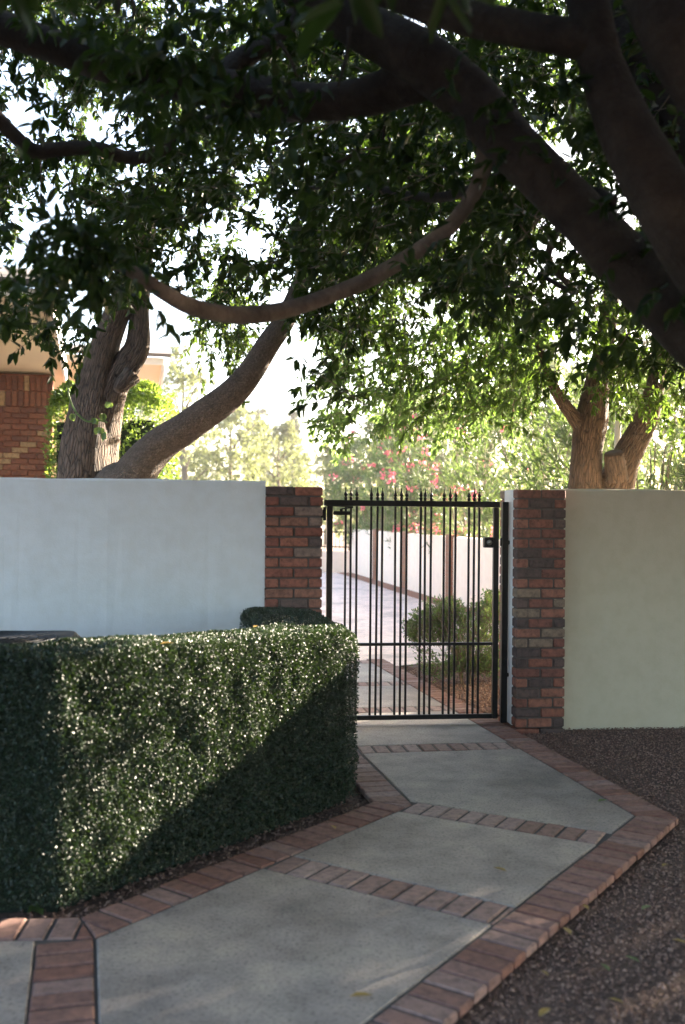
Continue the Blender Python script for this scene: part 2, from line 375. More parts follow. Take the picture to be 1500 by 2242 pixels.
def foliage(parent, C, D, K, material, ll=(.06, .1), aspect=.4, twig=.3, droop=.45, rich=True, spread=.9, name='foliage', twigs=True, up=1.0):
    n = len(C)
    t = rng.random((n, K)); ang = rng.uniform(0, 6.283, (n, K))
    tl = rng.uniform(.6, 1.2, (n, 1, 1)) * twig
    pos = C[:, None] + D[:, None] * (t[..., None] * tl)
    rnd = rng.normal(size=(n, K, 3))
    ax = norm(D[:, None] * .5 + rnd * spread * .6 + np.array([0, 0, -droop]))
    nr = norm(rng.normal(size=(n, K, 3)) * .6 + np.array([0, 0, up]))
    le = rng.uniform(ll[0], ll[1], n * K); wi = le * aspect * rng.uniform(.8, 1.2, n * K)
    o = link(bpy.data.objects.new(name, leaf_mesh(name, pos.reshape(-1, 3), ax.reshape(-1, 3), nr.reshape(-1, 3), le, wi, material, rich)), parent)
    tag(o, kind='stuff')
    if twigs:
        A = C - D * (twig * .25); B = C + D * (tl[:, 0] * 1.0)
        o2 = link(bpy.data.objects.new('twigs', rods_mesh('twigs', A, B, rng.uniform(.0025, .005, n), M['twig'])), parent); tag(o2, kind='stuff')
    return o

# ------------------------------------------------------------------ ground and path
def clip(poly, p, n):                                               # keep side where (q-p).n >= 0
    out = []
    for i in range(len(poly)):
        a, b = poly[i], poly[(i + 1) % len(poly)]; da = (a - p) @ n; db = (b - p) @ n
        if da >= 0: out.append(a)
        if (da >= 0) != (db >= 0): out.append(a + (b - a) * (da / (da - db)))
    return out
A2 = lambda *v: np.array(v, float)
g = MB(); R_ = 500
gx = sorted(set([-R_, -60, -15, 15, 60, R_])); gy = [-R_, -60, -15, 15, 60, R_]
g.add([(x, y, -.045) for y in gy for x in gx], [(j * 6 + i, j * 6 + i + 1, j * 6 + i + 7, j * 6 + i + 6) for j in range(5) for i in range(5)])
tag(g.build('ground', M['ground']), kind='structure')

path = empty('garden_path'); tag(path, kind='structure')
d1 = norm(A2(1.466, 2.164)); d2 = norm(A2(-.222, .975))
Rc = A2(1.544, 5.21); Lc = A2(.395, 5.373); Lb = A2(-.891, 3.645); dL = norm(Lc - Lb); dB = norm(A2(.25, -.968)); dH = norm(A2(-1, -.07))
BW = .2
def offset_corner(c, da, db, off):                                   # mitre point for a turn da -> db, off = signed left offset
    na = A2(-da[1], da[0]); nb = A2(-db[1], db[0]); k = 1 + na @ nb; return c + (na + nb) * off / k
R0 = Rc - d1 * 5.6; R2 = Rc + d2 * 5.75
Ro = offset_corner(Rc, d1, d2, -BW)
L2 = Lc + d2 * 5.4
Lo = offset_corner(Lc, dL, d2, BW); Lbo = offset_corner(Lb, -dH, dL, BW)
LH = Lb + dH * 2.6
bricks = []
brick_gap = .013
def strip(a, b, left, width, pitch=.1035, clips=(), start=.0, mt='paver'):
    d = norm(b - a); n = A2(-d[1], d[0]) * (1 if left else -1); Lg = np.linalg.norm(b - a); k = int(round((Lg - start) / pitch)); p_ = (Lg - start) / k
    for i in range(k):
        s0 = start + i * p_ + brick_gap / 2 + random.uniform(-.0015, .0015); s1 = start + (i + 1) * p_ - brick_gap / 2 + random.uniform(-.0015, .0015)
        w0 = brick_gap / 2; w1 = width - random.uniform(0, .004)
        q = [a + d * s0 + n * w0, a + d * s1 + n * w0, a + d * s1 + n * w1, a + d * s0 + n * w1]
        if not left: q = q[::-1]
        for (cp, cn) in clips:
            q = clip(q, cp, cn)
            if len(q) < 3: break
        if len(q) >= 3: bricks.append((q, mt))
def mitre(ci, co, keep_pt):
    e = co - ci; n = norm(A2(-e[1], e[0]))
    if (keep_pt - ci) @ n < 0: n = -n
    return (ci + n * .004, n)
ext = .24
strip(R0, Rc + d1 * ext, False, BW, clips=[mitre(Rc, Ro, R0)])
strip(Rc - d2 * ext, R2, False, BW, clips=[mitre(Rc, Ro, R2)])
strip(Lb - dL * ext, Lc + dL * ext, True, BW, clips=[mitre(Lc, Lo, Lb), mitre(Lb, Lbo, Lc)])
strip(Lc - d2 * ext, L2, True, BW, clips=[mitre(Lc, Lo, L2)], mt='paver_pale')
strip(LH, Lb - dH * ext, True, BW, clips=[mitre(Lb, Lbo, LH)])
inR1 = (Rc, A2(-d1[1], d1[0])); inR2 = (Rc, A2(-d2[1], d2[0])); inL1 = (Lb, A2(dL[1], -dL[0])); inL2 = (Lc, A2(d2[1], -d2[0]))
def shift(h, o=.004): return (h[0] + h[1] * o, h[1])
def xline(p, d, q, e):                                               # intersection of p+td with q+se
    m = np.array([d, -e]).T; t = np.linalg.solve(m, q - p); return p + d * t[0]
# cross bands: lower edge line (point, direction); bricks lie on the far side
bands = []
def band(p, q, c):
    p = A2(*p); q = A2(*q); d = norm(q - p); bands.append((p, d)); strip(p - d * .32, q + d * .32, True, BW, pitch=.106, clips=[shift(x) for x in c], mt='paver_pale')
band((-.325, 4.381), (.569, 3.815), [inR1, inL1])
band((.328, 5.239), (1.217, 4.751), [inR1, inL1])
band((.142, 6.522), (1.169, 6.688), [inR2, inL2])
band((.0, 7.84), (.95, 7.99), [inR2, inL2])
band((-.25, 9.03), (.68, 9.18), [inR2, inL2])
band((-.5, 10.40), (.42, 10.53), [inR2, inL2])
# branch band running towards the camera from the corner Lb
strip(Lb + dB * .0, Lb + dB * 2.3, False, .205, pitch=.098, clips=[shift(inR1)])
for i, (q, mt) in enumerate(bricks):
    m = MB(); area = 0
    for j in range(len(q)):
        a, b = q[j], q[(j + 1) % len(q)]; area += a[0] * b[1] - a[1] * b[0]
    if area < 0: q = q[::-1]
    if abs(area) < .002: continue
    c = sum(q) / len(q); zt = random.uniform(-.0015, .0025)
    m.prism([p - c for p in q], -.03, zt, .006); o = m.build('brick', M[mt], path); o.location = (c[0], c[1], 0)
def slab(poly, halfs):
    q = [A2(*p) for p in poly]
    for h in halfs:
        q = clip(q, *shift(h, .006))
    m = MB(); c = sum(q) / len(q); m.prism([p - c for p in q], -.035, 0, .005); o = m.build('slab', M['concrete'], path); o.location = (c[0], c[1], 0)
big = [(-6, 0), (6, 0), (6, 12), (-6, 12)]
def above(b): p, d = b; n = A2(-d[1], d[0]); return (p + n * BW, n)
def below(b): p, d = b; n = A2(-d[1], d[0]); return (p, -n)
nB = A2(-dB[1], dB[0])
slab(big, [inR1, inL1, below(bands[0]), (Lb, nB)])
slab(big, [inR1, inL1, above(bands[0]), below(bands[1])])
slab(big, [inR1, inR2, inL2, above(bands[1]), below(bands[2])])
slab(big, [inR2, inL2, above(bands[2]), below(bands[3])])
slab(big, [inR2, inL2, above(bands[3]), below(bands[4])])
slab(big, [inR2, inL2, above(bands[4]), below(bands[5])])
nH = A2(-dH[1], dH[0])
slab([(-3.4, 0.6), (3, 0.6), (3, 6), (-3.4, 6)], [inR1, (Lb, nH), (Lb - nB * .205, -nB)])
pb = MB()                                                            # mortar bed under the bricks and slabs
def bed(pts, z=-.007):
    pb.add([(*p, z) for p in pts], [list(range(len(pts)))])
off = .004
nR1 = A2(d1[1], -d1[0]); nR2 = A2(d2[1], -d2[0])
bed([R0 + nR1 * (BW - off), Ro - A2(.005, 0), Rc + d2 * 5.7 + nR2 * (BW - off), L2 - nR2 * (BW - off), Lo, Lbo, LH - nH * (BW - off), A2(-3.4, .6)])
pb.build('mortar_bed', M['mortar'], path)

# ------------------------------------------------------------------ wall frame
TH = math.radians(6.5); O = P(1129, 1593, 7.33); O[2] = 0
u_ = A2(math.cos(TH), math.sin(TH)); n_ = A2(-math.sin(TH), math.cos(TH))
def hit(px, py, d):                                                  # pixel -> (t, z) on the plane d behind the pillar fronts
    r = ray(px, py); k = ((O[:2] + n_ * d) @ n_) / (r[:2] @ n_); q = r * k + np.array([0, 0, H]); return (q[:2] - O[:2]) @ u_, q[2]
def W3(t, d): p = O[:2] + u_ * t + n_ * d; return p
CP = .0735; PH = 24 * CP
def unit_brick(L_, D_, Hh, material, name='brick'):
    m = MB(); m.box(-L_ / 2, L_ / 2, -D_ / 2, D_ / 2, -Hh / 2, Hh / 2, .006); return m.mesh(name, material)
def pillar(t0, width, material, label, extra_rows=0):
    e = empty('brick_pillar', (*W3(t0, 0), 0), TH); tag(e, label, 'pillar')
    core = MB(); core.box(.012, width - .012, .012, .116, 0, PH - .01); core.box(.012, width - .012, .358, .462, -.0, PH - .01); core.build('mortar_core', M['mortar_p'], e)
    c2 = MB(); c2.box(.004, width - .004, .1165, .3575, 0, PH - .004); c2.build('plaster_core', M['wall'], e)
    jn = .012; full = (width + jn) / 2 - jn; half = (full - jn) / 2
    mf = unit_brick(full, .118, CP - jn, material); mh = unit_brick(half, .118, CP - jn, material)
    for side in (0, 1):
        for r in range(-1, 24):
            xs = [(full / 2, mf), (full + jn + full / 2, mf)] if r % 2 else [(half / 2, mh), (half + jn + full / 2, mf), (half + jn + full + jn + half / 2, mh)]
            for x, me in xs:
                o = link(bpy.data.objects.new('brick', me), e)
                o.location = (x + random.uniform(-.0015, .0015), (.059 if side == 0 else .415) + random.uniform(-.002, .002), r * CP + CP / 2 + random.uniform(-.001, .001))
    return e
wr = hit(1238, 1300, 0)[0]
pillar(0, wr, M['brick_r'], 'brick pillar of mixed red and dark bricks on the latch side of the gate')
tL1 = hit(706, 1200, 0)[0]; tL0 = hit(581, 1200, 0)[0]
pillar(tL0, tL1 - tL0, M['brick_l'], 'red brick pillar between the blue-white wall and the gate hinges')
def wall_mesh(t0, t1, d0, d1_, z1, material, name, label):
    e = MB(); nx = max(2, int((t1 - t0) / .1)); r = .015
    prof = [(d0, -.06), (d0, z1 - r), (d0 + r * .3, z1 - r * .3), (d0 + r, z1), (d1_ - r, z1), (d1_ - r * .3, z1 - r * .3), (d1_, z1 - r), (d1_, -.06)]
    v = []; f = []; k = len(prof)
    for i in range(nx + 1):
        t = t0 + (t1 - t0) * i / nx
        for j, (d, z) in enumerate(prof):
            wob = .0025 * math.sin(t * 5.1 + j) + .002 * math.sin(t * 13.7 + 2 * j)
            p = W3(t, d + (wob if j < 2 else 0)); v.append((*p, z + (wob if j in (2, 3, 4, 5) else 0)))
    for i in range(nx):
        for j in range(k - 1): f.append((i * k + j, (i + 1) * k + j, (i + 1) * k + j + 1, i * k + j + 1))
    f.append(tuple(range(k))); f.append(tuple(nx * k + j for j in range(k))[::-1])
    e.add(v, f); o = e.build(name, material); return tag(o, label, 'wall')
wall_mesh(-7.5, tL0 - .001, .03, .36, 1.80, M['wall'], 'garden_wall', 'smooth white rendered wall on the left of the gate, behind the hedge')
wall_mesh(wr + .001, 9.0, .12, .36, 1.772, M['wall_r'], 'garden_wall', 'cream rendered wall on the right of the gate, above the gravel')

# ------------------------------------------------------------------ gate
GD = .215
gt = empty('iron_gate', (*W3(0, GD), 0), TH); tag(gt, 'black iron gate with eighteen spear-topped bars between the brick pillars', 'gate')
xl = hit(714, 1300, GD)[0]; xl2 = hit(727, 1300, GD)[0]; xr = hit(1079, 1300, GD)[0]; xr2 = hit(1088, 1300, GD)[0]
zt = hit(900, 1096.5, GD)[1]; zt0 = hit(900, 1109, GD)[1]; zm = hit(930, 1410, GD)[1]; zb = hit(950, 1574, GD)[1]
zb = max(zb, .025)
boxpart('stile', M['iron'], gt, xl, xl2, -.02, .02, zb, zt0 - .001)
boxpart('stile', M['iron'], gt, xr, xr2 + .008, -.02, .02, zb, zt0 - .001)
boxpart('rail', M['iron'], gt, xl - .02, xr2 + .014, -.024, .024, zt0, zt)
boxpart('rail', M['iron'], gt, xl2 + .001, xr - .001, -.014, .014, zm - .011, zm + .011)
boxpart('rail', M['iron'], gt, xl2 + .001, xr - .001, -.016, .016, zb, zb + .034)
pm = MB(); pm.box(-.0078, .0078, -.0078, .0078, 0, zt0 - zb - .036, .002); pme = pm.mesh('picket', M['iron'])
fm = MB(); fm.lathe([(.0105, 0), (.0105, .012), (.013, .014), (.013, .022), (.008, .025), (.008, .03), (.0145, .038), (.0125, .047), (.0062, .062), (.0035, .08), (.005, .086), (.0012, .097)], seg=10); fme = fm.mesh('finial', M['iron'], True)
for px in (757, 769, 782, 813, 825.5, 837, 867, 879, 891, 921, 932, 943.6, 973, 985.6, 997, 1026.7, 1038, 1049.5):
    t = hit(px + .2, 1090, GD)[0]
    o = link(bpy.data.objects.new('picket', pme), gt); o.location = (t, 0, zb + .035); o.rotation_euler = (random.uniform(-.002, .002), random.uniform(-.003, .003), 0)
    f_ = link(bpy.data.objects.new('finial', fme), o); f_.location = (0, 0, zt - zb - .035 + .0005)
lx = hit(1059, 1187, GD)[0]; lz0 = hit(1060, 1199, GD)[1]; lz1 = hit(1060, 1176, GD)[1]
lb = boxpart('lock_box', M['iron'], gt, lx, xr - .001, -.026, .026, lz0, lz1, .004)
m = MB(); m.lathe([(.02, 0), (.02, .008), (.013, .012), (.013, .02), (.0, .021)], seg=14); k = m.build('lock_cylinder', M['steel'], lb, True); k.location = ((lx + xr) / 2, -.0255, (lz0 + lz1) / 2); k.rotation_euler = (math.pi / 2, 0, 0)
cz = hit(745, 1123, GD)[1]; cx1 = hit(767, 1123, GD)[0]
cl = MB(); cl.box(xl2 + .001, cx1, -.05, -.021, cz - .015, cz + .013, .004); cl.lathe([(.012, cz + .013), (.012, cz + .028), (.006, cz + .03)], xl2 + .06, -.035, 10); cb = cl.build('door_closer', M['iron'], gt)
m = MB(); ca = hit(772, 1108, GD)[0]; m.tube([(xl2 + .06, -.035, cz + .03), (ca, -.045, cz + .043)], [.005, .005], 6, uvs=False); m.tube([(ca, -.045, cz + .045), (xl - .01, -.05, cz + .055)], [.005, .005], 6); m.build('closer_arm', M['iron'], gt)
for zz in (.32, zt0 - .06):
    m = MB(); m.lathe([(.012, zz - .05), (.012, zz + .05)], xl - .016, 0, 10); m.box(tL1 + .002, xl - .02, -.006, .006, zz - .03, zz + .03, .002); m.build('hinge', M['iron'], gt)
xp0 = hit(1097.5, 1300, GD)[0]; xp1 = hit(1111, 1300, GD)[0]
gp = empty('gate_post', (*W3(0, GD), 0), TH); tag(gp, 'black square steel post bolted to the right pillar beside the gate latch', 'post')
boxpart('post', M['iron'], gp, xp0, xp1, -.024, .024, 0, hit(1105, 1099, GD)[1], .004)
boxpart('strike_plate', M['iron'], gp, xr2 + .022, xp0 - .001, -.012, .012, lz0 + .012, lz1 - .004)
for zz in ((lz0 + lz1) / 2, .36):
    m = MB(); m.tube([(xp1 + .0005, 0, zz), (xp1 + .012, 0, zz)], [.017, .015], 10); m.build('bolt', M['iron'], gp)

# ------------------------------------------------------------------ hedge
HB = [A2(-3.6, 3.80), A2(-1.10, 3.93), A2(.085, 5.52), A2(-.20, 6.93)]
def hedge_h(p): return np.interp(p[..., 1], [3.8, 5.5, 7], [1.0, .915, .905])
def offs(pts, w):
    out = []
    for i, p in enumerate(pts):
        if i == 0: d = norm(pts[1] - p); out.append(p + A2(-d[1], d[0]) * w)
        elif i == len(pts) - 1: d = norm(p - pts[i - 1]); out.append(p + A2(-d[1], d[0]) * w)
        else: out.append(offset_corner(p, norm(p - pts[i - 1]), norm(pts[i + 1] - p), w))
    return out
HI = offs(HB, .46); HI[3] = HB[3] + A2(-.5, -.06); HI[2] = A2(-.50, 5.58)
hd = empty('clipped_hedge', (-.5, 4.8, 0)); tag(hd, 'low clipped dark green hedge bending along the path in front of the white wall', 'hedge')
poly = HB + HI[::-1]
ctr = np.array([-.5, 4.8, 0])
m = MB(); ins = .05
core_o = [p for p in offs(HB, ins)]; core_i = [b + (a - b) * (ins / np.linalg.norm(a - b)) for a, b in zip(HB, HI)]
v = []; f = []
for a, b in zip(core_o, core_i):
    hh = float(hedge_h(a)) - ins
    v += [(*a, -.04), (*a, hh), (*b, hh), (*b, -.04)]
v = [tuple(np.array(q) - ctr) for q in v]
for i in range(3): f += [(4 * i + j, 4 * i + 4 + j, 4 * i + 4 + (j + 1) % 4, 4 * i + (j + 1) % 4) for j in range(4)]
f += [(0, 1, 2, 3), (12, 15, 14, 13)]
m.add(v, f); m.build('stems', M['core'], hd)
def hedge_leaves():
    Ps = []; Ns = []
    def face(a, b, dens):
        d = norm(b - a); Lg = np.linalg.norm(b - a); n = A2(d[1], -d[0]); k = int(Lg * .96 * dens)
        s = rng.random(k) * Lg; xy = a + d * s[:, None]; z = rng.random(k) ** .95
        hh = hedge_h(xy); zz = z * hh
        Ps.append(np.c_[xy, zz]); Ns.append(np.tile(np.r_[n, 0], (k, 1)))
    face(HB[0], HB[1], 32000); face(HB[1], HB[2], 42000); face(HB[2], HB[3], 9000); face(HB[3], HI[3], 5000)
    face(HI[3], HI[2], 3000); face(HI[2], HI[1], 3000); face(HI[1], HI[0], 3000)
    for i in range(3):
        a, b, c, d = HB[i], HB[i + 1], HI[i + 1], HI[i]
        ar = .5 * np.linalg.norm(b - a) * (np.linalg.norm(d - a) + np.linalg.norm(c - b)); k = int(ar * 38000)
        s = rng.random((k, 1)); t = rng.random((k, 1)); xy = (a * (1 - s) + b * s) * (1 - t) + (d * (1 - s) + c * s) * t
        Ps.append(np.c_[xy, hedge_h(xy)]); Ns.append(np.tile([0, 0, 1.], (k, 1)))
    Pp = np.vstack(Ps); Nn = np.vstack(Ns)
    # rounded edges: pull points near the top outer edge inwards
    hz = hedge_h(Pp[:, :2]); r = .085
    side = Nn[:, 2] == 0; q = np.clip((Pp[:, 2] - (hz - r)) / r, 0, 1) * side
    Pp[:, :2] -= Nn[:, :2] * (r * (1 - np.sqrt(np.clip(1 - q ** 2, 0, 1))))[:, None] * .8
    def dist_edge(pts):
        best = np.full(len(pts), 9.)
        for a, b in ((HB[0], HB[1]), (HB[1], HB[2]), (HB[2], HB[3]), (HI[0], HI[1]), (HI[1], HI[2]), (HI[2], HI[3]), (HB[3], HI[3])):
            d = norm(b - a); n = A2(-d[1], d[0]); w = pts - a; s = np.clip(w @ d, 0, np.linalg.norm(b - a)); best = np.minimum(best, np.linalg.norm(w - s[:, None] * d, axis=1))
        return best
    top = ~side; de = dist_edge(Pp[:, :2]); q2 = np.clip(1 - de / r, 0, 1) * top
    Pp[:, 2] -= r * (1 - np.sqrt(1 - q2 ** 2 + 1e-6)) * .8
    Nn2 = Nn.copy(); Nn2[:, 2] += q * .9 + 0; Nn2 = norm(Nn2)
    lump = (vnoise(Pp, 5.) - .5) * .035 + (vnoise(Pp + 7, 14.) - .5) * .02
    depth = rng.exponential(.014, len(Pp)) - .008
    Pp = Pp + Nn2 * (lump - depth)[:, None]
    k = len(Pp)
    ax = norm(Nn2 * .75 + rng.normal(size=(k, 3)) * .65 + np.array([0, 0, .25])); nr = norm(Nn2 * .9 + rng.normal(size=(k, 3)) * .55 + np.array([0, 0, .3]))
    le = rng.uniform(.009, .0155, k)
    return Pp - ctr, ax, nr, le
Pp, ax, nr, le = hedge_leaves()
o = link(bpy.data.objects.new('foliage', leaf_mesh('foliage', Pp, ax, nr, le, le * .62, M['hedge'], False, .12, .1)), hd); tag(o, kind='stuff')

# ------------------------------------------------------------------ condenser unit behind the hedge
ac = empty('air_conditioner', (-1.86, 5.35, 0), TH + .05); tag(ac, 'dark-topped air conditioning unit just showing behind the hedge by the white wall', 'air conditioner')
def rrect(w, r, k=5):
    o = []
    for cx, cy, a0 in ((w - r, w - r, 0), (-w + r, w - r, 90), (-w + r, -w + r, 180), (w - r, -w + r, 270)):
        for i in range(k + 1): a = math.radians(a0 + 90 * i / k); o.append((cx + r * math.cos(a), cy + r * math.sin(a)))
    return o
m = MB(); m.prism(rrect(.40, .1), 0, .80, .004); m.build('casing', M['grey_paint'], ac)
m = MB(); m.prism(rrect(.42, .12), .8005, .872, .03); m.build('top_cover', M['dark_plastic'], ac)
for k in range(6):
    rr = .07 + .05 * k; m = MB(); m.tube([(rr * math.cos(a), rr * math.sin(a), .879) for a in np.linspace(0, 6.283, 25)], [.004] * 25, 5, sub=1); m.build('fan_guard_ring', M['dark_plastic'], ac)
for k in range(10):
    m = MB(); z = .1 + k * .065; m.box(-.41, .41, -.4085, -.4005, z, z + .03); m.build('louvre', M['grey_paint'], ac)

# ------------------------------------------------------------------ beyond the gate: drive, far wall, fence, planting
def sheet(name, pts, z, material, parent=None, kind='structure'):
    m = MB(); m.add([(*p, z) for p in pts], [list(range(len(pts)))]); o = m.build(name, material, parent); 
    if kind: tag(o, kind=kind)
    return o
FW = [G(1500, 1462)[:2], G(1190, 1374)[:2], G(1078, 1343)[:2], G(985, 1317)[:2], G(887, 1288)[:2], G(821, 1268)[:2], G(766, 1263)[:2], G(700, 1255)[:2]]
FW[6] = A2(.25, 27.6); FW[7] = A2(-1.2, 29.5)
drv = [A2(-2.2, 10.2), A2(.5, 10.2), A2(.66, 10.5), A2(1.04, 10.62), A2(3.4, 11.1)] + [p for p in FW[1:7]] + [A2(-6, 31), A2(-8, 24)]
sheet('driveway', drv, -.012, M['drive'])
# brick strip along the foot of the far wall
st = empty('brick_edging', (0, 0, 0)); tag(st, kind='structure')
m = MB()
for i in range(1, 6):
    a, b = FW[i], FW[i + 1]; d = norm(b - a); n = A2(-d[1], d[0]); m.add([(*a, -.008), (*(a + n * .42), -.008), (*(b + n * .42), -.008), (*b, -.008)], [(0, 1, 2, 3)] if False else [(3, 2, 1, 0)])
m.build('brick_strip', M['brick_pale'], st)
fw = empty('boundary_wall', (*FW[3], 0)); tag(fw, 'low pale wall with brick pilasters along the driveway beyond the gate', 'wall')
for i in range(0, 6):
    a, b = FW[i], FW[i + 1]; d = norm(b - a); n = A2(d[1], -d[0]); m = MB()
    q = [a, b, b + n * .2, a + n * .2]; q = [np.array(p) - FW[3] for p in q]
    m.prism(q[::-1] if np.cross(q[1] - q[0], q[2] - q[1]) < 0 else q, -.05, 1.19, .02); m.build('wall_panel', M['wall_far'], fw)
for px, w in ((985, .36), (887, .36), (821, .36), (766, .36), (1180, .36)):
    best = None
    for i in range(0, 6):
        a, b = FW[i], FW[i + 1]; d = norm(b - a); r = ray(px, 1300)[:2]
        mm = np.array([r, -d]).T; s = np.linalg.solve(mm, a); 
        if 0 <= s[1] <= np.linalg.norm(b - a): best = (a + d * s[1], math.atan2(d[1], d[0]))
    if best is None: continue
    m = MB(); m.box(-w / 2, w / 2, -.04, .1, -.05, 1.23, .006); o = m.build('pilaster', M['brick_pale'], fw); o.location = (*(best[0] - FW[3]), 0); o.rotation_euler = (0, 0, best[1] + math.pi)
# iron railing on a low wall at the far end of the drive
rl = empty('iron_railing', (-.6, 28.2, 0)); tag(rl, 'dark iron railing on a low white wall at the far end of the drive', 'railing')
boxpart('base_wall', M['wall_far'], rl, -3.2, .9, -.1, .1, -.05, .56, .01)
for z in (.66, 1.08): boxpart('rail', M['iron'], rl, -3.2, .9, -.018, .018, z, z + .035)
pk = MB(); pk.box(-.009, .009, -.009, .009, .6, 1.2); pke = pk.mesh('bar', M['iron'])
for k in range(38):
    o = link(bpy.data.objects.new('bar', pke), rl); o.location = (-3.15 + k * .108, -.028, 0)
for x in (-3.0, -1.6, -.2, .8): boxpart('post', M['iron'], rl, x - .025, x + .025, .019, .069, .5605, 1.28, .003)
# planting bed beyond the gate
bedp = [A2(1.19, 7.95), A2(3.4, 8.3), A2(3.4, 11.1), A2(1.04, 10.62), A2(.66, 10.5)]
sheet('planting_bed', bedp, -.02, M['soil'])
def shrub(name, label, cat, c, rad, hgt, nC, K, leafm, ll, aspect, group=None, stems=7, up=.4, base=.1, spread=.9, droop=-.2, rich=False, twig=.2, stemr=.01):
    e = empty(name, (c[0], c[1], 0)); tag(e, label, cat, group)
    th = rng.uniform(0, 6.283, nC); q = rng.random(nC) ** .45; z = rng.random(nC)
    prof = np.interp(z, [0, .15, .55, .85, 1], [.45, .75, 1.0, .75, .3])
    C = np.c_[np.cos(th) * q * rad[0] * prof, np.sin(th) * q * rad[1] * prof, base + z * (hgt - base)]
    C += (np.c_[vnoise(C, 3.), vnoise(C + 3, 3.), vnoise(C + 9, 3.)] - .5) * .5 * rad[0]
    C[:, 2] = np.clip(C[:, 2], .03, None)
    k = vnoise(C + c[0], 2.2 / max(rad[0], .4)) > .36; C = C[k]
    D = norm(np.c_[C[:, 0] / rad[0], C[:, 1] / rad[1], .3 + C[:, 2] / hgt * 1.1] + rng.normal(size=(len(C), 3)) * .35)
    foliage(e, C, D, K, leafm, ll, aspect, twig, droop, rich, spread, up=up)
    for i in range(stems):
        a = rng.uniform(0, 6.283); r2 = rng.uniform(.2, .6); m = MB()
        m.tube([(.05 * math.cos(a), .05 * math.sin(a), -.03), (r2 * .4 * rad[0] * math.cos(a), r2 * .4 * rad[1] * math.sin(a), hgt * .4), (r2 * rad[0] * math.cos(a), r2 * rad[1] * math.sin(a), hgt * .85)], [stemr, stemr * .8, stemr * .4], 6)
        m.build('stem', M['twig'], e, True)
    return e, C
sc_ = G(1000, 1505)[:2]
shrub('shrub', 'loose green shrub in the bed just beyond the gate', 'shrub', (sc_[0] + .12, sc_[1] + .25), (.52, .45), .76, 2300, 9, M['leaf_shrub'], (.025, .045), .4, twig=.13)
# oleanders behind the far wall
def oleander(label, c, rad, hgt, nC, flowers, group='oleander bushes along the drive'):
    e, C = shrub('oleander_bush', label, 'bush', c, rad, hgt, nC, 9, M['leaf_ole'], (.12, .2), .17, group, 9, .3, .95, .7, -.1, False, .35, .02)
    if flowers:
        # flower clusters near the surface, towards the drive
        s = norm(C / np.array([rad[0], rad[1], hgt])); idx = np.where((C[:, 1] < rad[1] * .1) | (C[:, 0] < 0))[0]
        idx = rng.choice(idx, flowers, False)
        for i in idx:
            cc = C[i] * np.array([1.15, 1.15, 1.0]) + np.array([-.1, -.25, 0]); cc[2] = max(cc[2], 1.3); k = 9
            pos = cc + rng.normal(size=(k, 3)) * .05; axx = rng.normal(size=(k, 3)); nrr = rng.normal(size=(k, 3))
            tag(link(bpy.data.objects.new('flower_cluster', leaf_mesh('flower_cluster', pos, axx, nrr, rng.uniform(.06, .09, k), rng.uniform(.05, .08, k), M['flower'], True)), e), kind='stuff')
for (lab, px, yy, rx, ry, hg, nC, fl) in (
        ('tall oleander over the right end of the drive wall, behind the latch pillar', 1120, 15.6, 1.6, 1.3, 3.5, 1100, 8),
        ('oleander with pink flowers behind the gate bars, over the drive wall', 960, 19.4, 1.6, 1.4, 3.9, 1100, 26),
        ('pale oleander dotted with most pink flowers above the gate spears', 855, 22.6, 1.5, 1.4, 4.1, 1100, 40),
        ('pale yellowish oleander at the far end of the drive wall', 765, 27.0, 1.5, 1.4, 3.3, 800, 8)):
    x = (px - 750) / F * yy; oleander(lab, (x + .75, yy + .6), (rx, ry), hg, nC, fl)
oleander('grey-green bush behind the right-hand tree and cream wall', (3.9, 12.6), (1.7, 1.2), 2.9, 1100, 3)
oleander('grey-green bush at the right edge of the picture beyond the cream wall', (6.2, 13.6), (1.7, 1.2), 3.0, 900, 0)

# ------------------------------------------------------------------ house
TH_H = math.radians(13); hs = empty('brick_house', (-3.70, 12.7, 0), TH_H); tag(hs, 'brick house with cream porch ceiling and grey shingle roof at the left edge', 'house')
wl = boxpart('wall', M['brick_tex'], hs, -6, -.012, .03, .3, -.05, 3.32, .003)
mfull = unit_brick(.193, .06, .0625, M['brick_h']); msold = unit_brick(.0625, .06, .193, M['brick_h'])
bl = .2035
zt_ = 3.0
for r in range(20):
    z = zt_ - .105 - CP * .5 - r * .0725 + .0
    for c in range(9):
        x = -.1 - c * bl - (bl / 2 if r % 2 else 0)
        o = link(bpy.data.objects.new('brick', mfull), wl); o.location = (x, .028 + random.uniform(-.003, .003), z)
    if r % 2:
        pass
for c in range(24):
    o = link(bpy.data.objects.new('brick', msold), wl); o.location = (-.04 - c * .0725, .024 + random.uniform(-.003, .003), zt_ + .0)
    o = link(bpy.data.objects.new('brick', msold), wl); o.location = (-.04 - c * .0725, .026, zt_ + .2025)
PD = 3.15
def quadplate(name, material, parent, pts, thick):
    m = MB(); p = [np.array(q, float) for q in pts]; n = np.cross(p[1] - p[0], p[2] - p[0]); n = n / np.linalg.norm(n) * thick
    v = p + [q + n for q in p]; m.add(v, [(3, 2, 1, 0), (4, 5, 6, 7), (0, 1, 5, 4), (1, 2, 6, 5), (2, 3, 7, 6), (3, 0, 4, 7)]); return m.build(name, material, parent)
zw, zf = 3.325, 3.66
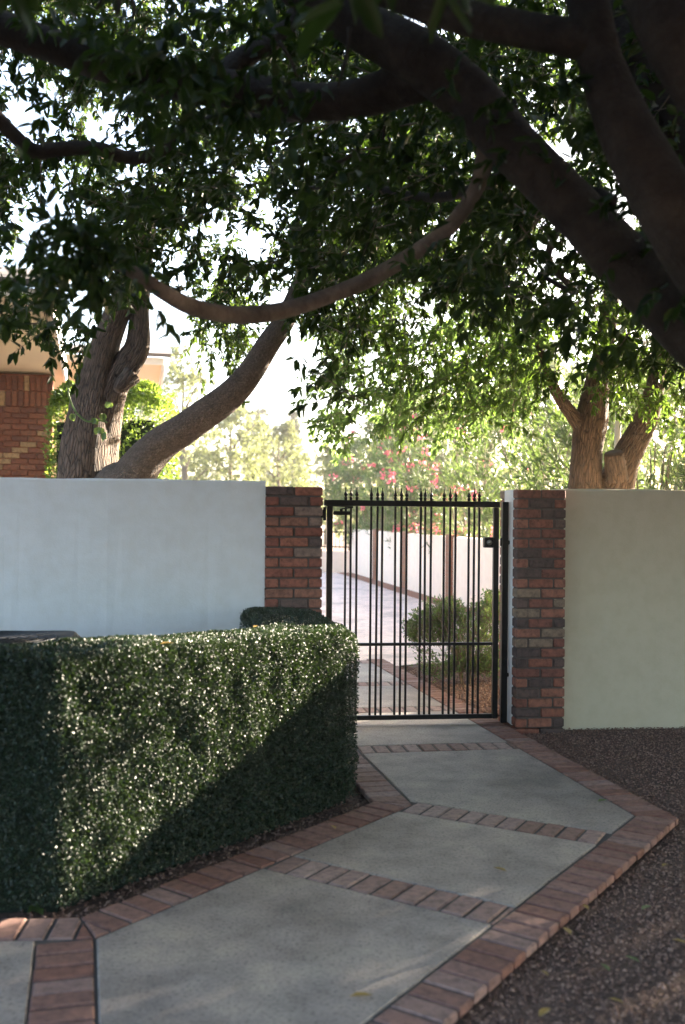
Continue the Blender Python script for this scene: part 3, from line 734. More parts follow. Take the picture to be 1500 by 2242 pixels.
for k in range(6):                                                   # porch ceiling boards
    x1 = .12 - k * .62; x0 = x1 - .6195
    quadplate('ceiling_panel', M['soffit'], hs, [(x0, .1, zw), (x1, .1, zw), (x1, -PD, zf), (x0, -PD, zf)], -.02) if False else quadplate('ceiling_panel', M['soffit'], hs, [(x0, -PD, zf), (x1, -PD, zf), (x1, .3, zw), (x0, .3, zw)], .02)
boxpart('fascia', M['fascia'], hs, -3.7, .15, -PD - .03, -PD - .004, zf - .02, zf + .06)
quadplate('rake_board', M['fascia'], hs, [(.125, .3, zw - .1), (.125, -PD, zf - .1), (.125, -PD, zf + .16), (.125, .3, zw + .16)], -.03)
rf = quadplate('roof', M['shingle'], hs, [(-6, -PD - .1, zf + .065), (.25, -PD - .1, zf + .065), (.25, 1.5, zf + 1.3), (-6, 1.5, zf + 1.3)], .05)
for k in range(5):
    z = zf + .118 + k * .083; y = -PD - .11 + k * .31
    quadplate('shingle_course', M['shingle'], rf, [(-6, y, z), (.26, y, z), (.26, y + .33, z + .088), (-6, y + .33, z + .088)], .018)
# rear wing with a sunlit eave
wg = hs
X0, X1, Y0 = -.5, 1.42, 1.35
quadplate('eave_soffit', M['soffit'], wg, [(X0, Y0, 3.72), (X1, Y0, 3.72), (X1, Y0 + 1.5, 3.45), (X0, Y0 + 1.5, 3.45)], .02)
boxpart('wing_wall', M['soffit'], wg, X0, X1 - .4, Y0 + 1.5, Y0 + 1.8, -.05, 3.44)
boxpart('fascia', M['fascia'], wg, X0, X1 + .03, Y0 - .04, Y0 - .002, 3.70, 3.80)
quadplate('rake_board', M['fascia'], wg, [(X1 + .01, Y0, 3.6), (X1 + .01, Y0 + 1.6, 3.3), (X1 + .01, Y0 + 1.6, 3.5), (X1 + .01, Y0, 3.8)], .03)
quadplate('wing_roof', M['shingle'], wg, [(X0, Y0 - .1, 3.805), (X1 + .12, Y0 - .1, 3.805), (X1 + .12, Y0 + 2.5, 4.3), (X0, Y0 + 2.5, 4.3)], .05)

# ------------------------------------------------------------------ trees
def limb(parent, name, pts, material, seg=14, rough=.05, sub=6, seed=0):
    """pts: (px, py, depth, width_px)"""
    p = [P(a, b, c) for a, b, c, w in pts]; r = [w / 2 / F * c for a, b, c, w in pts]
    o = np.array(parent.location)
    m = MB(); m.tube([q - o for q in p], r, seg, rough, sub=sub, seed=seed); return m.build(name, material, parent, True)
SPOTS = [(*G(850, 2110)[:2], .06), (*G(1010, 2072)[:2], .06)]
def sun_clear(C):
    """True where a clump would not stand between the sun and the lit face of the hedge"""
    bad = np.zeros(len(C), bool); a, b = HB[1], HB[2]; d = norm(b - a); n = A2(d[1], -d[0]); Lg = np.linalg.norm(b - a)
    for z in (.3, .5, .7, .85, 1.0):
        t = (C[:, 2] - z) / SUN[2]; q = C - SUN * t[:, None]; w = q[:, :2] - a
        bad |= (t > .3) & (w @ d > -.3) & (w @ d < Lg + .5) & (w @ n < .3) & (w @ n > -.75)
    for (tx, ty, tr) in SPOTS:
        q = C - SUN * (C[:, 2] / SUN[2])[:, None]; bad |= (q[:, 0] - tx) ** 2 + (q[:, 1] - ty) ** 2 < tr * tr
    return ~bad
HOLES = [(a, b, c * 1.48, d * 1.48) for a, b, c, d in ((80, 250, 60, 50), (240, 270, 40, 45), (300, 320, 40, 25), (160, 390, 35, 25), (90, 450, 50, 40), (200, 490, 50, 25), (110, 570, 80, 45), (600, 460, 44, 32), (545, 530, 40, 20), (465, 490, 34, 30), (450, 360, 30, 18), (620, 290, 25, 30), (1000, 350, 25, 20), (830, 200, 40, 20), (940, 60, 55, 35), (520, 100, 22, 25), (720, 45, 35, 25), (1245, 330, 45, 35), (1350, 400, 22, 40), (1370, 470, 30, 20), (1000, 510, 25, 14), (1220, 560, 40, 50), (650, 620, 40, 25), (930, 650, 35, 20), (20, 160, 30, 40))]
def crown_pts(n, box, bottom, thr, sc, gaps=(), seed=0):
    rs = np.random.default_rng(seed); C = rs.random((n, 3)) * (np.array(box[1]) - np.array(box[0])) + np.array(box[0])
    C = C[C[:, 1] > .4]
    px, py = proj(C); bx, by = zip(*bottom); ok = py < np.interp(px, bx, by) + rs.normal(size=len(C)) * 14
    ok &= vnoise(C + seed, sc) > thr
    for (gx, gy, grx, gry) in list(gaps) + HOLES: ok &= ((px - gx) / grx) ** 2 + ((py - gy) / gry) ** 2 > 1
    bp = np.array([(1066, 330), (1050, 395), (1020, 452), (970, 510), (900, 562), (805, 615), (720, 652), (640, 680), (560, 695), (480, 690), (415, 674), (360, 645), (310, 612)], float)
    dd = np.full(len(C), 1e9)
    for a, b in zip(bp[:-1], bp[1:]):
        e = b - a; w = np.c_[px, py] - a; t = np.clip(w @ e / (e @ e), 0, 1); dd = np.minimum(dd, np.linalg.norm(w - t[:, None] * e, axis=1))
    ok &= ~((dd < 62) & (C[:, 1] < 4.95)) | (rs.random(len(C)) < .1)          # the arching branch hangs clear of the leaves
    ok &= sun_clear(C) | (rs.random(len(C)) < .03)
    return C[ok]
def tdirs(C, origin, k=.5, down=-.25):
    return norm(norm(C - origin) * k + rng.normal(size=C.shape) * .5 + np.array([0, 0, down]))

# left tree behind the white wall
YL = 9.3
lt = empty('leaning_tree', tuple(np.r_[P(225, 1100, YL)[:2], 0])); tag(lt, 'rough-barked tree with paired trunks and one leaning trunk behind the white wall', 'tree')
def gpt(px, y, w): q = P(px, 1500, y); r = (H) * F / y + 1125; return (px, r + 8, y, w)
limb(lt, 'trunk', [gpt(170, YL, 150), (178, 1120, YL, 128), (185, 1040, YL, 112), (192, 940, YL, 98), (205, 850, YL, 78), (232, 750, YL - .05, 62), (268, 660, YL - .1, 52), (300, 560, YL - .2, 42), (330, 420, YL - .4, 30)], M['bark'], 22, .10, 6, 1)
limb(lt, 'trunk', [gpt(215, YL + .12, 110), (215, 1040, YL + .1, 88), (228, 930, YL + .06, 70), (250, 850, YL, 58), (280, 795, YL, 60), (302, 755, YL, 54), (308, 680, YL, 40), (316, 580, YL + .1, 34), (335, 430, YL + .2, 24)], M['bark'], 20, .10, 6, 2)
limb(lt, 'trunk', [gpt(215, YL - .15, 130), (240, 1120, YL - .15, 112), (290, 1045, YL - .2, 92), (345, 980, YL - .2, 78), (425, 922, YL - .25, 68), (500, 868, YL - .3, 63), (550, 812, YL - .3, 56), (590, 752, YL - .3, 52), (625, 700, YL - .3, 46), (660, 620, YL - .3, 38), (700, 500, YL - .4, 28)], M['bark_plate'], 20, .06, 6, 3)
limb(lt, 'knot', [(288, 822, YL - .12, 44), (262, 848, YL - .2, 30), (256, 855, YL - .22, 18)], M['bark'], 10, .1)
vine = limb(lt, 'vine', [(150, 800, YL - .6, 3.5), (150, 860, YL - .6, 4), (165, 900, YL - .6, 4.5), (190, 922, YL - .6, 4.5), (215, 920, YL - .6, 4), (235, 925, YL - .6, 3)], M['leaf_shrub'], 6, 0)
for (a, b) in ((150, 830), (160, 905), (205, 915), (218, 935), (225, 905), (228, 945), (240, 880)):
    k = 3; pos = np.array([P(a + random.uniform(-6, 6), b, YL - .62) for _ in range(k)]) - np.array(lt.location)
    link(bpy.data.objects.new('vine_leaf', leaf_mesh('vine_leaf', pos, rng.normal(size=(k, 3)) * .4 + np.array([0, 0, -1]), np.tile([0., -1, .3], (k, 1)) + rng.normal(size=(k, 3)) * .4, rng.uniform(.06, .1, k), rng.uniform(.05, .06, k), M['leaf_shrub'], True)), lt)
botL = [(-900, 640), (0, 600), (100, 640), (180, 560), (250, 640), (300, 600), (340, 520), (400, 640), (430, 780), (520, 800), (560, 690), (640, 680), (690, 660), (740, 900), (790, 760), (900, 620), (1200, 400)]
gapsL = [(375, 600, 45, 80), (195, 650, 45, 60)]
C = crown_pts(7600, ((-5.2, 7.6, 2.3), (1.4, 11.6, 6.6)), botL, .44, 2.1, gapsL, 3)
off_ = np.array(lt.location); D = tdirs(C, P(330, 560, YL))
foliage(lt, C - off_, D, 22, M['leaf_b'], (.05, .082), .42, .3, .35, name='crown')

# right tree behind the cream wall
YR = 8.9
rt = empty('forked_tree', tuple(np.r_[P(1300, 1100, YR)[:2], 0])); tag(rt, 'brown forked tree with two trunks rising behind the cream wall', 'tree')
limb(rt, 'trunk', [gpt(1280, YR, 95), (1280, 1130, YR, 82), (1281, 1060, YR, 74), (1287, 985, YR, 66), (1296, 920, YR, 72), (1306, 850, YR, 56), (1322, 760, YR, 44), (1338, 640, YR, 34), (1350, 500, YR, 24)], M['bark_red'], 18, .07, 6, 4)
limb(rt, 'limb', [(1278, 940, YR, 38), (1250, 905, YR - .05, 30), (1226, 872, YR - .1, 26), (1205, 830, YR - .2, 20), (1180, 760, YR - .3, 15), (1150, 680, YR - .4, 10)], M['bark_red'], 12, .06, 5, 5)
limb(rt, 'trunk', [gpt(1330, YR + .1, 110), (1338, 1110, YR + .08, 96), (1350, 1060, YR + .05, 84), (1374, 1000, YR, 64), (1402, 945, YR, 56), (1424, 890, YR, 48), (1442, 810, YR, 36), (1462, 690, YR, 26), (1480, 560, YR, 18)], M['bark_red'], 18, .07, 6, 6)
limb(rt, 'cut_stub', [(1352, 1050, YR - .08, 48), (1347, 1012, YR - .14, 46), (1344, 992, YR - .17, 42)], M['bark_red'], 12, .08)
botR = [(650, 500), (800, 560), (860, 800), (940, 890), (1010, 930), (1080, 900), (1160, 860), (1220, 800), (1290, 830), (1340, 870), (1400, 860), (1470, 950), (1500, 930), (1900, 900)]
gapsR = [(1250, 790, 34, 34), (1290, 640, 40, 50), (1240, 690, 40, 40)]
C = crown_pts(5200, ((.3, 7.7, 2.3), (5.4, 11.4, 6.2)), botR, .42, 2.5, gapsR, 5)
off_ = np.array(rt.location); D = tdirs(C, P(1320, 700, YR))
Cx = np.array([P(a, b, c) for a, b, c in zip(rng.uniform(1210, 1500, 150), rng.uniform(560, 900, 150), rng.uniform(8.0, 8.7, 150))]); Cx = Cx[(vnoise(Cx, 2.5) > .4) & (proj(Cx)[1] < np.interp(proj(Cx)[0], [1210, 1300, 1400, 1500], [820, 850, 900, 960]))]
C = np.vstack([C, Cx]); D = tdirs(C, P(1320, 700, YR))
foliage(rt, C - off_, D, 22, M['leaf_c'], (.05, .08), .4, .3, .4, name='crown')
botD = [(600, 300), (690, 500), (705, 930), (760, 980), (800, 900), (860, 930), (930, 960), (1010, 940), (1100, 930), (1180, 880), (1230, 800), (1260, 500)]
C = crown_pts(1250, ((-.5, 8.3, 2.2), (1.9, 10.8, 4.3)), botD, .40, 2.2, [(640, 780, 75, 160)], 6); D = tdirs(C, P(1250, 600, YR))
foliage(rt, C - off_, D, 22, M['leaf_d'], (.05, .085), .4, .3, .5, name='drooping_foliage')

# big shade tree in the foreground, rooted in the gravel right of the frame
ft = empty('shade_tree', (2.75, 3.7, 0)); tag(ft, 'large dark shade tree whose thick limbs arch across the top of the picture', 'tree')
bs = M['bark_smooth']
limb(ft, 'trunk', [(2350, 2010, 3.8, 330), (2340, 1800, 3.8, 290), (2300, 1400, 3.8, 280), (2200, 1150, 3.75, 280), (2080, 1000, 3.7, 260)], bs, 24, .05, 6, 7)
limb(ft, 'limb', [(2130, 1060, 3.7, 230), (1880, 900, 3.65, 210), (1640, 800, 3.6, 190), (1440, 645, 3.6, 132), (1280, 482, 3.6, 114), (1125, 322, 3.65, 112), (1020, 205, 3.7, 118), (900, 115, 3.7, 116), (760, 40, 3.75, 95), (600, -60, 3.8, 80)], bs, 24, .04, 7, 8)
limb(ft, 'limb', [(2060, 1060, 3.75, 220), (1800, 800, 3.5, 200), (1610, 650, 3.3, 160), (1478, 475, 3.2, 140), (1378, 300, 3.2, 124), (1315, 140, 3.2, 96), (1285, 10, 3.2, 90), (1240, -150, 3.3, 80)], bs, 24, .04, 7, 9)
limb(ft, 'limb', [(1335, 110, 3.2, 84), (1240, 82, 3.2, 80), (1120, 60, 3.25, 76), (1000, 34, 3.3, 74), (860, -15, 3.4, 70), (700, -80, 3.5, 60)], bs, 20, .04, 6, 10)
limb(ft, 'limb', [(2180, 1100, 3.75, 180), (1950, 750, 4.3, 160), (1700, 500, 4.6, 130), (1540, 340, 4.7, 110), (1440, 200, 4.8, 100), (1370, 60, 4.9, 90), (1320, -80, 5, 80)], bs, 20, .04, 6, 11)
limb(ft, 'limb', [(2150, 1080, 3.7, 190), (1900, 640, 3.2, 180), (1700, 330, 2.9, 170), (1560, 180, 2.9, 165), (1470, 30, 2.9, 160), (1400, -150, 3, 150)], bs, 18, .04, 6, 12)
limb(ft, 'limb', [(930, 165, 3.75, 100), (800, 212, 3.9, 84), (680, 222, 4.0, 78), (540, 202, 4.05, 80), (400, 180, 4.0, 80), (250, 148, 3.95, 74), (100, 95, 3.9, 74), (-60, 40, 3.9, 72), (-300, -40, 3.9, 70)], bs, 22, .05, 6, 13)
limb(ft, 'limb', [(470, 190, 4.05, 56), (530, 128, 4.1, 48), (590, 95, 4.15, 42), (650, 30, 4.2, 38), (700, -60, 4.2, 34)], bs, 14, .05, 6, 14)
limb(ft, 'branch', [(1066, 325, 3.72, 44), (1052, 392, 3.9, 36), (1020, 450, 4.1, 33), (972, 506, 4.3, 34), (900, 558, 4.5, 34), (805, 612, 4.6, 37), (720, 648, 4.6, 35), (640, 676, 4.5, 36), (560, 690, 4.35, 38), (480, 686, 4.2, 36), (415, 670, 4.05, 38), (360, 642, 3.9, 35), (312, 610, 3.85, 32), (270, 585, 3.9, 28), (225, 570, 3.95, 24), (185, 545, 4.05, 18), (150, 500, 4.2, 12)], M['bark_branch'], 16, .09, 6, 15)
limb(ft, 'branch', [(-60, 200, 4.2, 34), (25, 290, 4.3, 32), (75, 330, 4.35, 32), (130, 326, 4.4, 32), (215, 325, 4.4, 30), (280, 345, 4.5, 30), (340, 335, 4.5, 28), (392, 295, 4.55, 24), (430, 250, 4.6, 18)], bs, 12, .06, 5, 16)
limb(ft, 'branch', [(1110, 380, 3.8, 26), (1050, 410, 4.2, 24), (960, 432, 4.8, 22), (880, 425, 5.2, 19), (760, 400, 5.6, 15), (650, 420, 6.0, 10)], bs, 10, .06, 5, 17)
limb(ft, 'branch', [(430, 275, 5.0, 26), (500, 255, 5.0, 25), (600, 262, 4.9, 25), (690, 250, 4.4, 30)], bs, 10, .06, 5, 18)
limb(ft, 'branch', [(1340, 440, 3.62, 30), (1280, 430, 4.0, 22), (1200, 560, 5.0, 16), (1260, 640, 5.6, 13), (1180, 600, 6.0, 9)], bs, 10, .06, 5, 19)
for (a, b, c, d2_, y) in ((840, 180, 835, 330, 4.6), (765, 60, 740, 190, 3.4), (905, 420, 850, 300, 5.0), (610, 90, 650, 170, 3.6), (1125, 215, 1130, 290, 4.4), (465, 160, 455, 215, 3.9), (730, 360, 780, 330, 4.2), (290, 0, 288, 40, 3.0), (257, -10, 255, 34, 3.0), (215, -20, 213, 20, 3.0)):
    limb(ft, 'aerial_root', [(a, b, y, 9), ((a + c) / 2 + 6, (b + d2_) / 2, y, 8), (c, d2_, y, 6)], bs, 6, 0, 4)
botF = [(-1500, 500), (-200, 620), (0, 690), (60, 700), (120, 760), (200, 720), (260, 640), (300, 600), (360, 540), (430, 600), (560, 640), (660, 650), (700, 760), (735, 900), (770, 880), (800, 640), (880, 620), (960, 640), (1050, 620), (1150, 640), (1260, 700), (1360, 760), (1500, 800), (1900, 780), (2600, 700)]
gapsF = [(375, 590, 50, 90), (195, 650, 50, 60), (100, 560, 40, 30), (640, 470, 40, 20), (1230, 560, 36, 50), (1260, 330, 36, 28), (850, 190, 40, 20), (930, 60, 50, 26), (30, 160, 34, 34), (720, 50, 30, 20)]
C1 = crown_pts(9000, ((-3.4, 4.3, 2.1), (3.6, 7.6, 5.2)), botF, .47, 2.3, gapsF, 8)
C1b = crown_pts(1100, ((-3.2, 3.3, 2.2), (2.6, 4.6, 4.0)), botF, .52, 1.9, gapsF, 9)
nb = 150; C1c = np.array([P(a, b, c) for a, b, c in zip(rng.uniform(-60, 300, nb), rng.uniform(450, 730, nb), rng.uniform(3.55, 4.7, nb))])
px, py = proj(C1c); C1c = C1c[(((px - 195) / 55) ** 2 + ((py - 650) / 70) ** 2 > 1) & (py < 760 - np.abs(px - 130) * .6) & (vnoise(C1c, 2.6) > .4)]; C1d = np.array([P(a, b, c) for a, b, c in zip(rng.uniform(120, 285, 46), rng.uniform(470, 610, 46), rng.uniform(3.35, 3.85, 46))]); C1e = np.array([P(a, b, c) for a, b, c in zip(rng.uniform(-40, 720, 80), rng.uniform(20, 270, 80), rng.uniform(3.3, 3.9, 80))]); C1e = C1e[vnoise(C1e, 2.5) > .42]; C1c = C1c[~((proj(C1c)[0] < 130) & (proj(C1c)[1] > 640))]; C1b = np.vstack([C1b, C1c, C1d, C1e])
hpx, hpy = proj(C1); C1 = C1[~((hpx > 660) & (hpx < 830) & (hpy > 660) & (rng.random(len(C1)) < .6))]
# unseen crown roof, extended behind the camera to keep light off the limbs
C2 = rng.random((15000, 3)) * np.array([12, 13, 3.6]) + np.array([-5.5, -6.5, 2.8]); px, py = proj(np.where(C2[:, 1:2] > .3, C2, np.array([0, 1, 99.])))
C2 = C2[(py < -60) & (vnoise(C2, .9) > .33)]; C2 = C2[sun_clear(C2)]
off_ = np.array(ft.location)
for C, K, ll in ((C1, 23, (.048, .078)), (C1b, 13, (.055, .085)), (C2, 8, (.12, .18))):
    D = tdirs(C, np.array([2.2, 4, 2.5])); foliage(ft, C - off_, D, K, M['leaf_a'], ll, .42, .32, .38, name='crown', twigs=K > 20)

# added unseen trees right of the frame, placed to block the low sun
def side_tree(c, r, zc, hz, n, label, seed):
    e = empty('added_shade_tree', (c[0], c[1], 0)); tag(e, label, 'tree', 'added sun-blocking trees beyond the right edge')
    m = MB(); m.tube([(0, 0, -.05), (.05, .02, 1.0), (-.04, .05, 2.0), (.02, 0, zc + hz * .4)], [.16, .13, .11, .04], 14, .06, seed=seed); m.build('trunk', M['bark_red'], e, True)
    q = norm(rng.normal(size=(n, 3))) * (rng.random((n, 1)) ** .4) * np.array([r, r, hz]) + np.array([0, 0, zc]); w = q + np.array([c[0], c[1], 0])
    k = (vnoise(w, 1.1) > .34) & sun_clear(w); q = q[k]
    foliage(e, q, tdirs(q, np.array([0, 0, zc])), 10, M['leaf_c'], (.1, .16), .42, .35, .5, name='crown')
side_tree((6.9, 8.1), 2.5, 4.4, 3.4, 6500, 'added unseen tree past the right edge, beyond the cream wall', 31)
side_tree((8.2, 4.2), 2.5, 4.2, 3.4, 4600, 'added unseen tree past the right edge, at the end of the gravel', 32)
side_tree((11.0, 9.0), 3.0, 4.6, 3.6, 4000, 'added unseen tree farthest past the right edge', 33)

# clipped shrub column against the house
def box_shrub(name, label, c, wx, wy, h, n):
    e = empty(name, (c[0], c[1], 0), TH_H * .5); tag(e, label, 'shrub')
    k = n; f = rng.integers(0, 4, k); a = rng.random(k); z = rng.random(k)
    X = np.where(f == 0, a * 2 - 1, np.where(f == 1, 1, np.where(f == 2, -1, a * 2 - 1))); Y = np.where(f == 0, -1, np.where(f == 3, rng.random(k) * 2 - 1, a * 2 - 1)); Z = np.where(f == 3, 1, z)
    rs_ = 1 - .3 * Z ** 5; Pq = np.c_[X * wx * rs_, Y * wy * rs_, Z * h - .22 * (Z > .98) * (X ** 2 + Y ** 2) * .6]; Nq = np.c_[(f == 1) * 1. - (f == 2), -1. * (f == 0), (f == 3) * 1.]
    Pq += Nq * ((vnoise(Pq, 3.) - .5) * .38 - rng.exponential(.04, k))[:, None]; Pq[:, 2] = np.clip(Pq[:, 2], .02, None)
    core = MB(); core.box(-wx + .14, wx - .14, -wy + .14, wy - .14, -.03, h - .4); core.build('stems', M['core'], e)
    axq = norm(Nq + rng.normal(size=(k, 3)) * .7 + np.array([0, 0, .2])); nq = norm(Nq + rng.normal(size=(k, 3)) * .6 + np.array([0, 0, .3])); lq = rng.uniform(.04, .065, k)
    o = link(bpy.data.objects.new('foliage', leaf_mesh('foliage', Pq, axq, nq, lq, lq * .5, M['leaf_box'], False, .15, .1)), e); tag(o, kind='stuff')
q = P(305, 1000, 11.3); box_shrub('clipped_shrub', 'tall clipped green shrub between the paired trunks and the leaning trunk', (q[0], q[1]), .33, .33, 3.0, 9000)
q = P(150, 1000, 11.0); box_shrub('clipped_shrub', 'narrow clipped shrub beside the house brickwork, left of the paired trunks', (q[0], q[1]), .25, .25, 2.95, 7000)
# pale pole
q = P(1352, 1000, 10.6); m = MB(); m.tube([(0, 0, -.05), (0, 0, 2.4), (.06, 0, 3.6)], [.036, .034, .03], 10); m.lathe([(.05, 0), (.05, .02), (.04, .024)], 0, 0, 10)
o = m.build('garden_pole', M['pole'], None, True); o.location = (q[0], q[1], 0); tag(o, 'slim pale pole standing between the two brown trunks', 'pole')

# ------------------------------------------------------------------ far trees
def far_tree(name, label, px, base_y, top_py, rx, leafm, n, ll, shape='round', trunk=.15, low=.12):
    x = (px - 750) / F * base_y; hgt = H + (1128 - top_py) / F * base_y
    e = empty(name, (x, base_y, 0)); tag(e, label, 'tree', 'far trees beyond the drive')
    m = MB(); m.tube([(0, 0, -.05), (.1, 0, hgt * .3), (-.05, .1, hgt * .6), (0, 0, hgt * .9)], [trunk, trunk * .8, trunk * .5, trunk * .15], 10, .05); m.build('trunk', M['twig'], e, True)
    for k in range(6):
        a = k * 1.05 + .3; m = MB(); z0 = hgt * (.3 + .08 * k); m.tube([(0, 0, z0), (rx * .35 * math.cos(a), rx * .35 * math.sin(a), z0 + hgt * .1), (rx * .7 * math.cos(a), rx * .7 * math.sin(a), z0 + hgt * .16)], [trunk * .4, trunk * .25, trunk * .1], 6); m.build('limb', M['twig'], e, True)
    z = low + rng.random(n) * (1 - low); th = rng.uniform(0, 6.283, n); qq = rng.random(n) ** .45
    prof = np.interp(z, [0, .2, .5, .8, 1], [.5, .95, 1, .7, .12]) if shape == 'round' else np.interp(z, [0, .2, .5, .8, 1], [1, .9, .6, .3, .05])
    C = np.c_[np.cos(th) * qq * rx * prof, np.sin(th) * qq * rx * prof, z * hgt]
    C += (np.c_[vnoise(C, 6 / rx / 2), vnoise(C + 5, 6 / rx / 2), vnoise(C + 11, 6 / rx / 2)] - .5) * rx * .5
    k = vnoise(C + px, 4.5 / rx) > .42; C = C[k]
    foliage(e, C, norm(C / np.array([rx, rx, hgt]) + rng.normal(size=C.shape) * .5 + np.array([0, 0, -.3])), 10, leafm, ll, .35, rx * .12, .5, False, .9, name='crown', twigs=False)
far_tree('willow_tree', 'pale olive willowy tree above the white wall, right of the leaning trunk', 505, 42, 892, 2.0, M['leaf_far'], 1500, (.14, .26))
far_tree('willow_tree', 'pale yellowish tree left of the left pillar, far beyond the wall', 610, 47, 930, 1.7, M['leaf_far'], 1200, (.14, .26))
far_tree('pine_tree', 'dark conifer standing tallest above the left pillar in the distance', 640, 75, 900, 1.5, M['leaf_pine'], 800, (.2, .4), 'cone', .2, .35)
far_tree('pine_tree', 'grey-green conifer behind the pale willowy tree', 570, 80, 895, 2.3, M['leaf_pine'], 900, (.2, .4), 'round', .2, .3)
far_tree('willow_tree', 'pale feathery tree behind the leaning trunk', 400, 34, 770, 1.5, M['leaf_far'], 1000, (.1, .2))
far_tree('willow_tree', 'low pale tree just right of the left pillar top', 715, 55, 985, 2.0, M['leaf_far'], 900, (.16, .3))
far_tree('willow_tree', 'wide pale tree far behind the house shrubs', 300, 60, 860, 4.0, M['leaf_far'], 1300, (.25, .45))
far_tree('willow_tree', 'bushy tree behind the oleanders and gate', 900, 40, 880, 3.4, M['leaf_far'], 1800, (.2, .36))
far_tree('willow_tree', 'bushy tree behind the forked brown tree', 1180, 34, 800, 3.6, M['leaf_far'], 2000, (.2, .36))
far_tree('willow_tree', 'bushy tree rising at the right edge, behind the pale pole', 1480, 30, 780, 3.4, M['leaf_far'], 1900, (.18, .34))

# ------------------------------------------------------------------ gravel and litter
def gravel(poly_test, box, n, smin, smax, name, z0=-.042, material='stone'):
    xy = rng.random((n, 2)) * (np.array(box[1]) - np.array(box[0])) + np.array(box[0]); xy = xy[poly_test(xy)]; k = len(xy)
    base = np.array([(1, 0, 0), (-.5, .87, 0), (-.5, -.87, 0), (.3, .4, .8), (-.6, 0, .7), (.35, -.5, .75)]) 
    s = rng.uniform(smin, smax, k) * (1 - .5 * rng.random(k)); V = base[None] * s[:, None, None] * rng.uniform(.65, 1.25, (k, 6, 3))
    a = rng.uniform(0, 6.283, k); c, sn = np.cos(a)[:, None], np.sin(a)[:, None]; X = V[..., 0] * c - V[..., 1] * sn; Y = V[..., 0] * sn + V[..., 1] * c
    V = np.stack([X + xy[:, :1], Y + xy[:, 1:], V[..., 2] + z0 + rng.uniform(0, .012, (k, 1))], -1).reshape(-1, 3)
    fc = np.array([(0, 1, 3), (1, 4, 3), (1, 2, 4), (2, 5, 4), (2, 0, 5), (0, 3, 5), (3, 4, 5)]); b = (np.arange(k) * 6)[:, None]
    fl = np.concatenate([b + q for q in fc], 1).ravel(); t = len(fc) * k
    o = link(bpy.data.objects.new(name, np_mesh(name, V, fl, np.arange(t) * 3, np.full(t, 3), M[material]))); return o
def right_of_path(xy):
    a = (xy - Rc) @ nR1 > BW + .004; b = (xy - Rc) @ nR2 > BW + .004
    w = (xy - O[:2]) @ n_
    return (a | b) & (w < .11) & (~((w > -.01) & ((xy - O[:2]) @ u_ < wr)))
o = gravel(right_of_path, ((-.2, 2.4), (4.6, 7.9)), 95000, .005, .0115, 'gravel'); tag(o, 'reddish brown gravel covering the ground right of the path', 'gravel', None, 'stuff')
def hedge_strip(xy):
    a = (xy - Lb) @ A2(-dL[1], dL[0]); s = (xy - Lb) @ dL; b = (xy - Lc) @ A2(-d2[1], d2[0]); s2 = (xy - Lc) @ d2; hq = (xy - Lb) @ (-nH)
    return ((a > BW + .003) & (a < .5) & (s > -.2) & (s < np.linalg.norm(Lc - Lb) + .3) & (b > BW + .003) & (hq > BW)) | ((b > BW + .003) & (b < .4) & (s2 > 0) & (s2 < 1.6))
o = gravel(hedge_strip, ((-1.5, 3.5), (.6, 7.0)), 16000, .005, .013, 'mulch', -.036, 'stone'); tag(o, 'dark crumbly mulch along the foot of the hedge', 'mulch', None, 'stuff')
def bed_t(xy): return ((xy - Rc) @ nR2 > BW + .01) & (xy[:, 1] < 10.4) & ((xy - O[:2]) @ n_ > .5)
o = gravel(bed_t, ((.5, 7.9), (3.0, 10.4)), 12000, .008, .018, 'bark_mulch', -.022, 'stone'); tag(o, 'brown mulch in the planting bed beyond the gate', 'mulch', None, 'stuff')

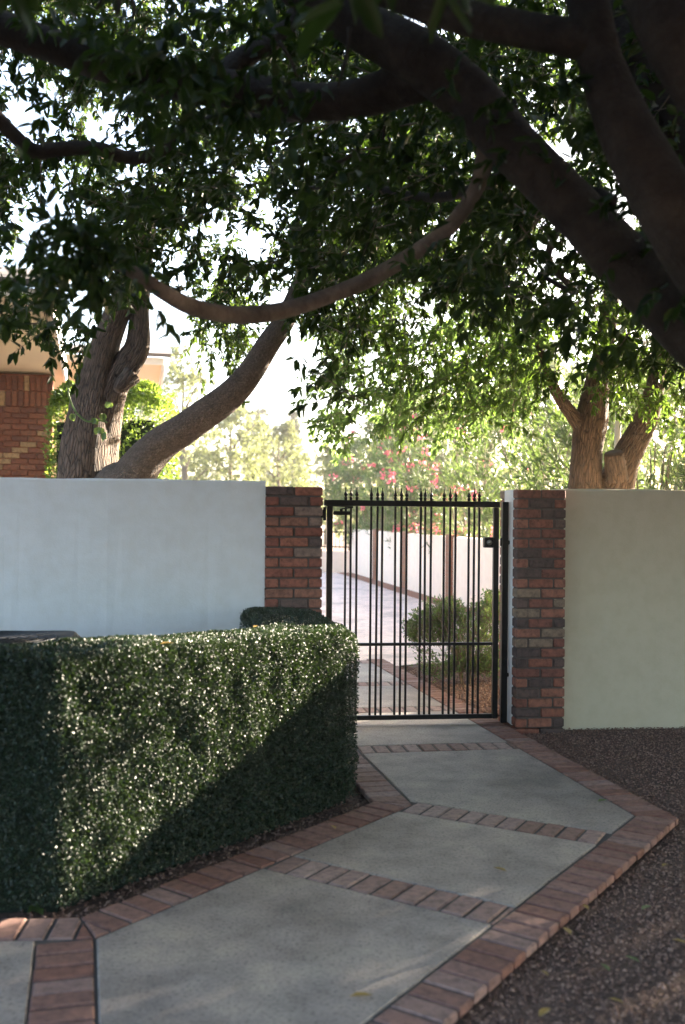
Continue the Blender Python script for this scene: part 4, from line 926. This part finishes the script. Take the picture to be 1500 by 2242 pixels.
def fallen(px, py, z, size, label, material='dry', rot=None):
    p = G(px, py, z); a = random.uniform(0, 6.28) if rot is None else rot
    me = leaf_mesh('fallen_leaf', np.zeros((1, 3)), np.array([[math.cos(a), math.sin(a), .12]]), np.array([[.1, .1, 1.]]), np.array([size]), np.array([size * .42]), M[material], True, .2, .1)
    o = link(bpy.data.objects.new('fallen_leaf', me)); o.location = (p[0], p[1], z + .006); tag(o, label, 'leaf', 'fallen leaves'); return o
fallen(735, 1818, .002, .06, 'curled brown leaf lying by the middle brick band of the path')
fallen(1110, 1911, .002, .07, 'thin brown leaf on the concrete of the second slab')
fallen(765, 2186, .002, .075, 'dull greenish leaf on the near concrete slab', 'dry', .1)
fallen(1308, 1757, .002, .07, 'small green leaf on the slab nearest the gate corner', 'leaf_shrub', .4)
fallen(60, 2003, -.02, .11, 'pale green leaf standing at the near foot of the hedge', 'leaf_shrub', 1.2)
fallen(95, 2008, -.02, .12, 'curved green leaf at the near foot of the hedge', 'leaf_shrub', 2.4)
fallen(350, 1413, .97, .07, 'yellow leaf lying on top of the hedge')
fallen(555, 1376, .93, .06, 'orange leaf on the hedge top near the far step')
for (a, b, mt, lb) in (
        (1290, 1995, 'dry', 'dry yellow leaf on the gravel close to the brick edging'), (1405, 1995, 'leaf_shrub', 'small green leaf on the gravel, far from the edging'),
        (1400, 2110, 'leaf_shrub', 'green leaf on the gravel towards the right edge'), (1335, 2130, 'leaf_shrub', 'green leaf in the middle of the near gravel'),
        (1200, 2140, 'dry', 'yellow leaf on the near gravel beside the edging bricks'), (1450, 1900, 'dry', 'orange-brown leaf on the gravel below the path corner'),
        (1250, 2050, 'dry', 'ochre leaf lying on dark gravel midway along the edging'), (1330, 2190, 'dry', 'yellow leaf on the gravel near the bottom edge'),
        (1470, 2060, 'dry', 'ochre leaf at the right edge of the gravel'), (1180, 2230, 'dry', 'yellow leaf at the very bottom of the gravel')):
    fallen(a, b, -.022, random.uniform(.04, .075), lb, mt)

# ------------------------------------------------------------------ added haze volume that pales the far background, standing in for glare
m = MB(); m.box(-70, 70, -12, 100, -1.05, 12.5); hm = bpy.data.materials.new('added_haze'); hm.use_nodes = True; hm.node_tree.nodes.clear()
pv = hm.node_tree.nodes.new('ShaderNodeVolumePrincipled'); pv.inputs['Color'].default_value = (.95, .92, .86, 1); pv.inputs['Density'].default_value = .0009; pv.inputs['Anisotropy'].default_value = .3
ho = hm.node_tree.nodes.new('ShaderNodeOutputMaterial'); hm.node_tree.links.new(pv.outputs[0], ho.inputs['Volume'])
tag(m.build('haze', hm), 'added thin haze paling the far background like glare', 'haze', None, 'stuff')
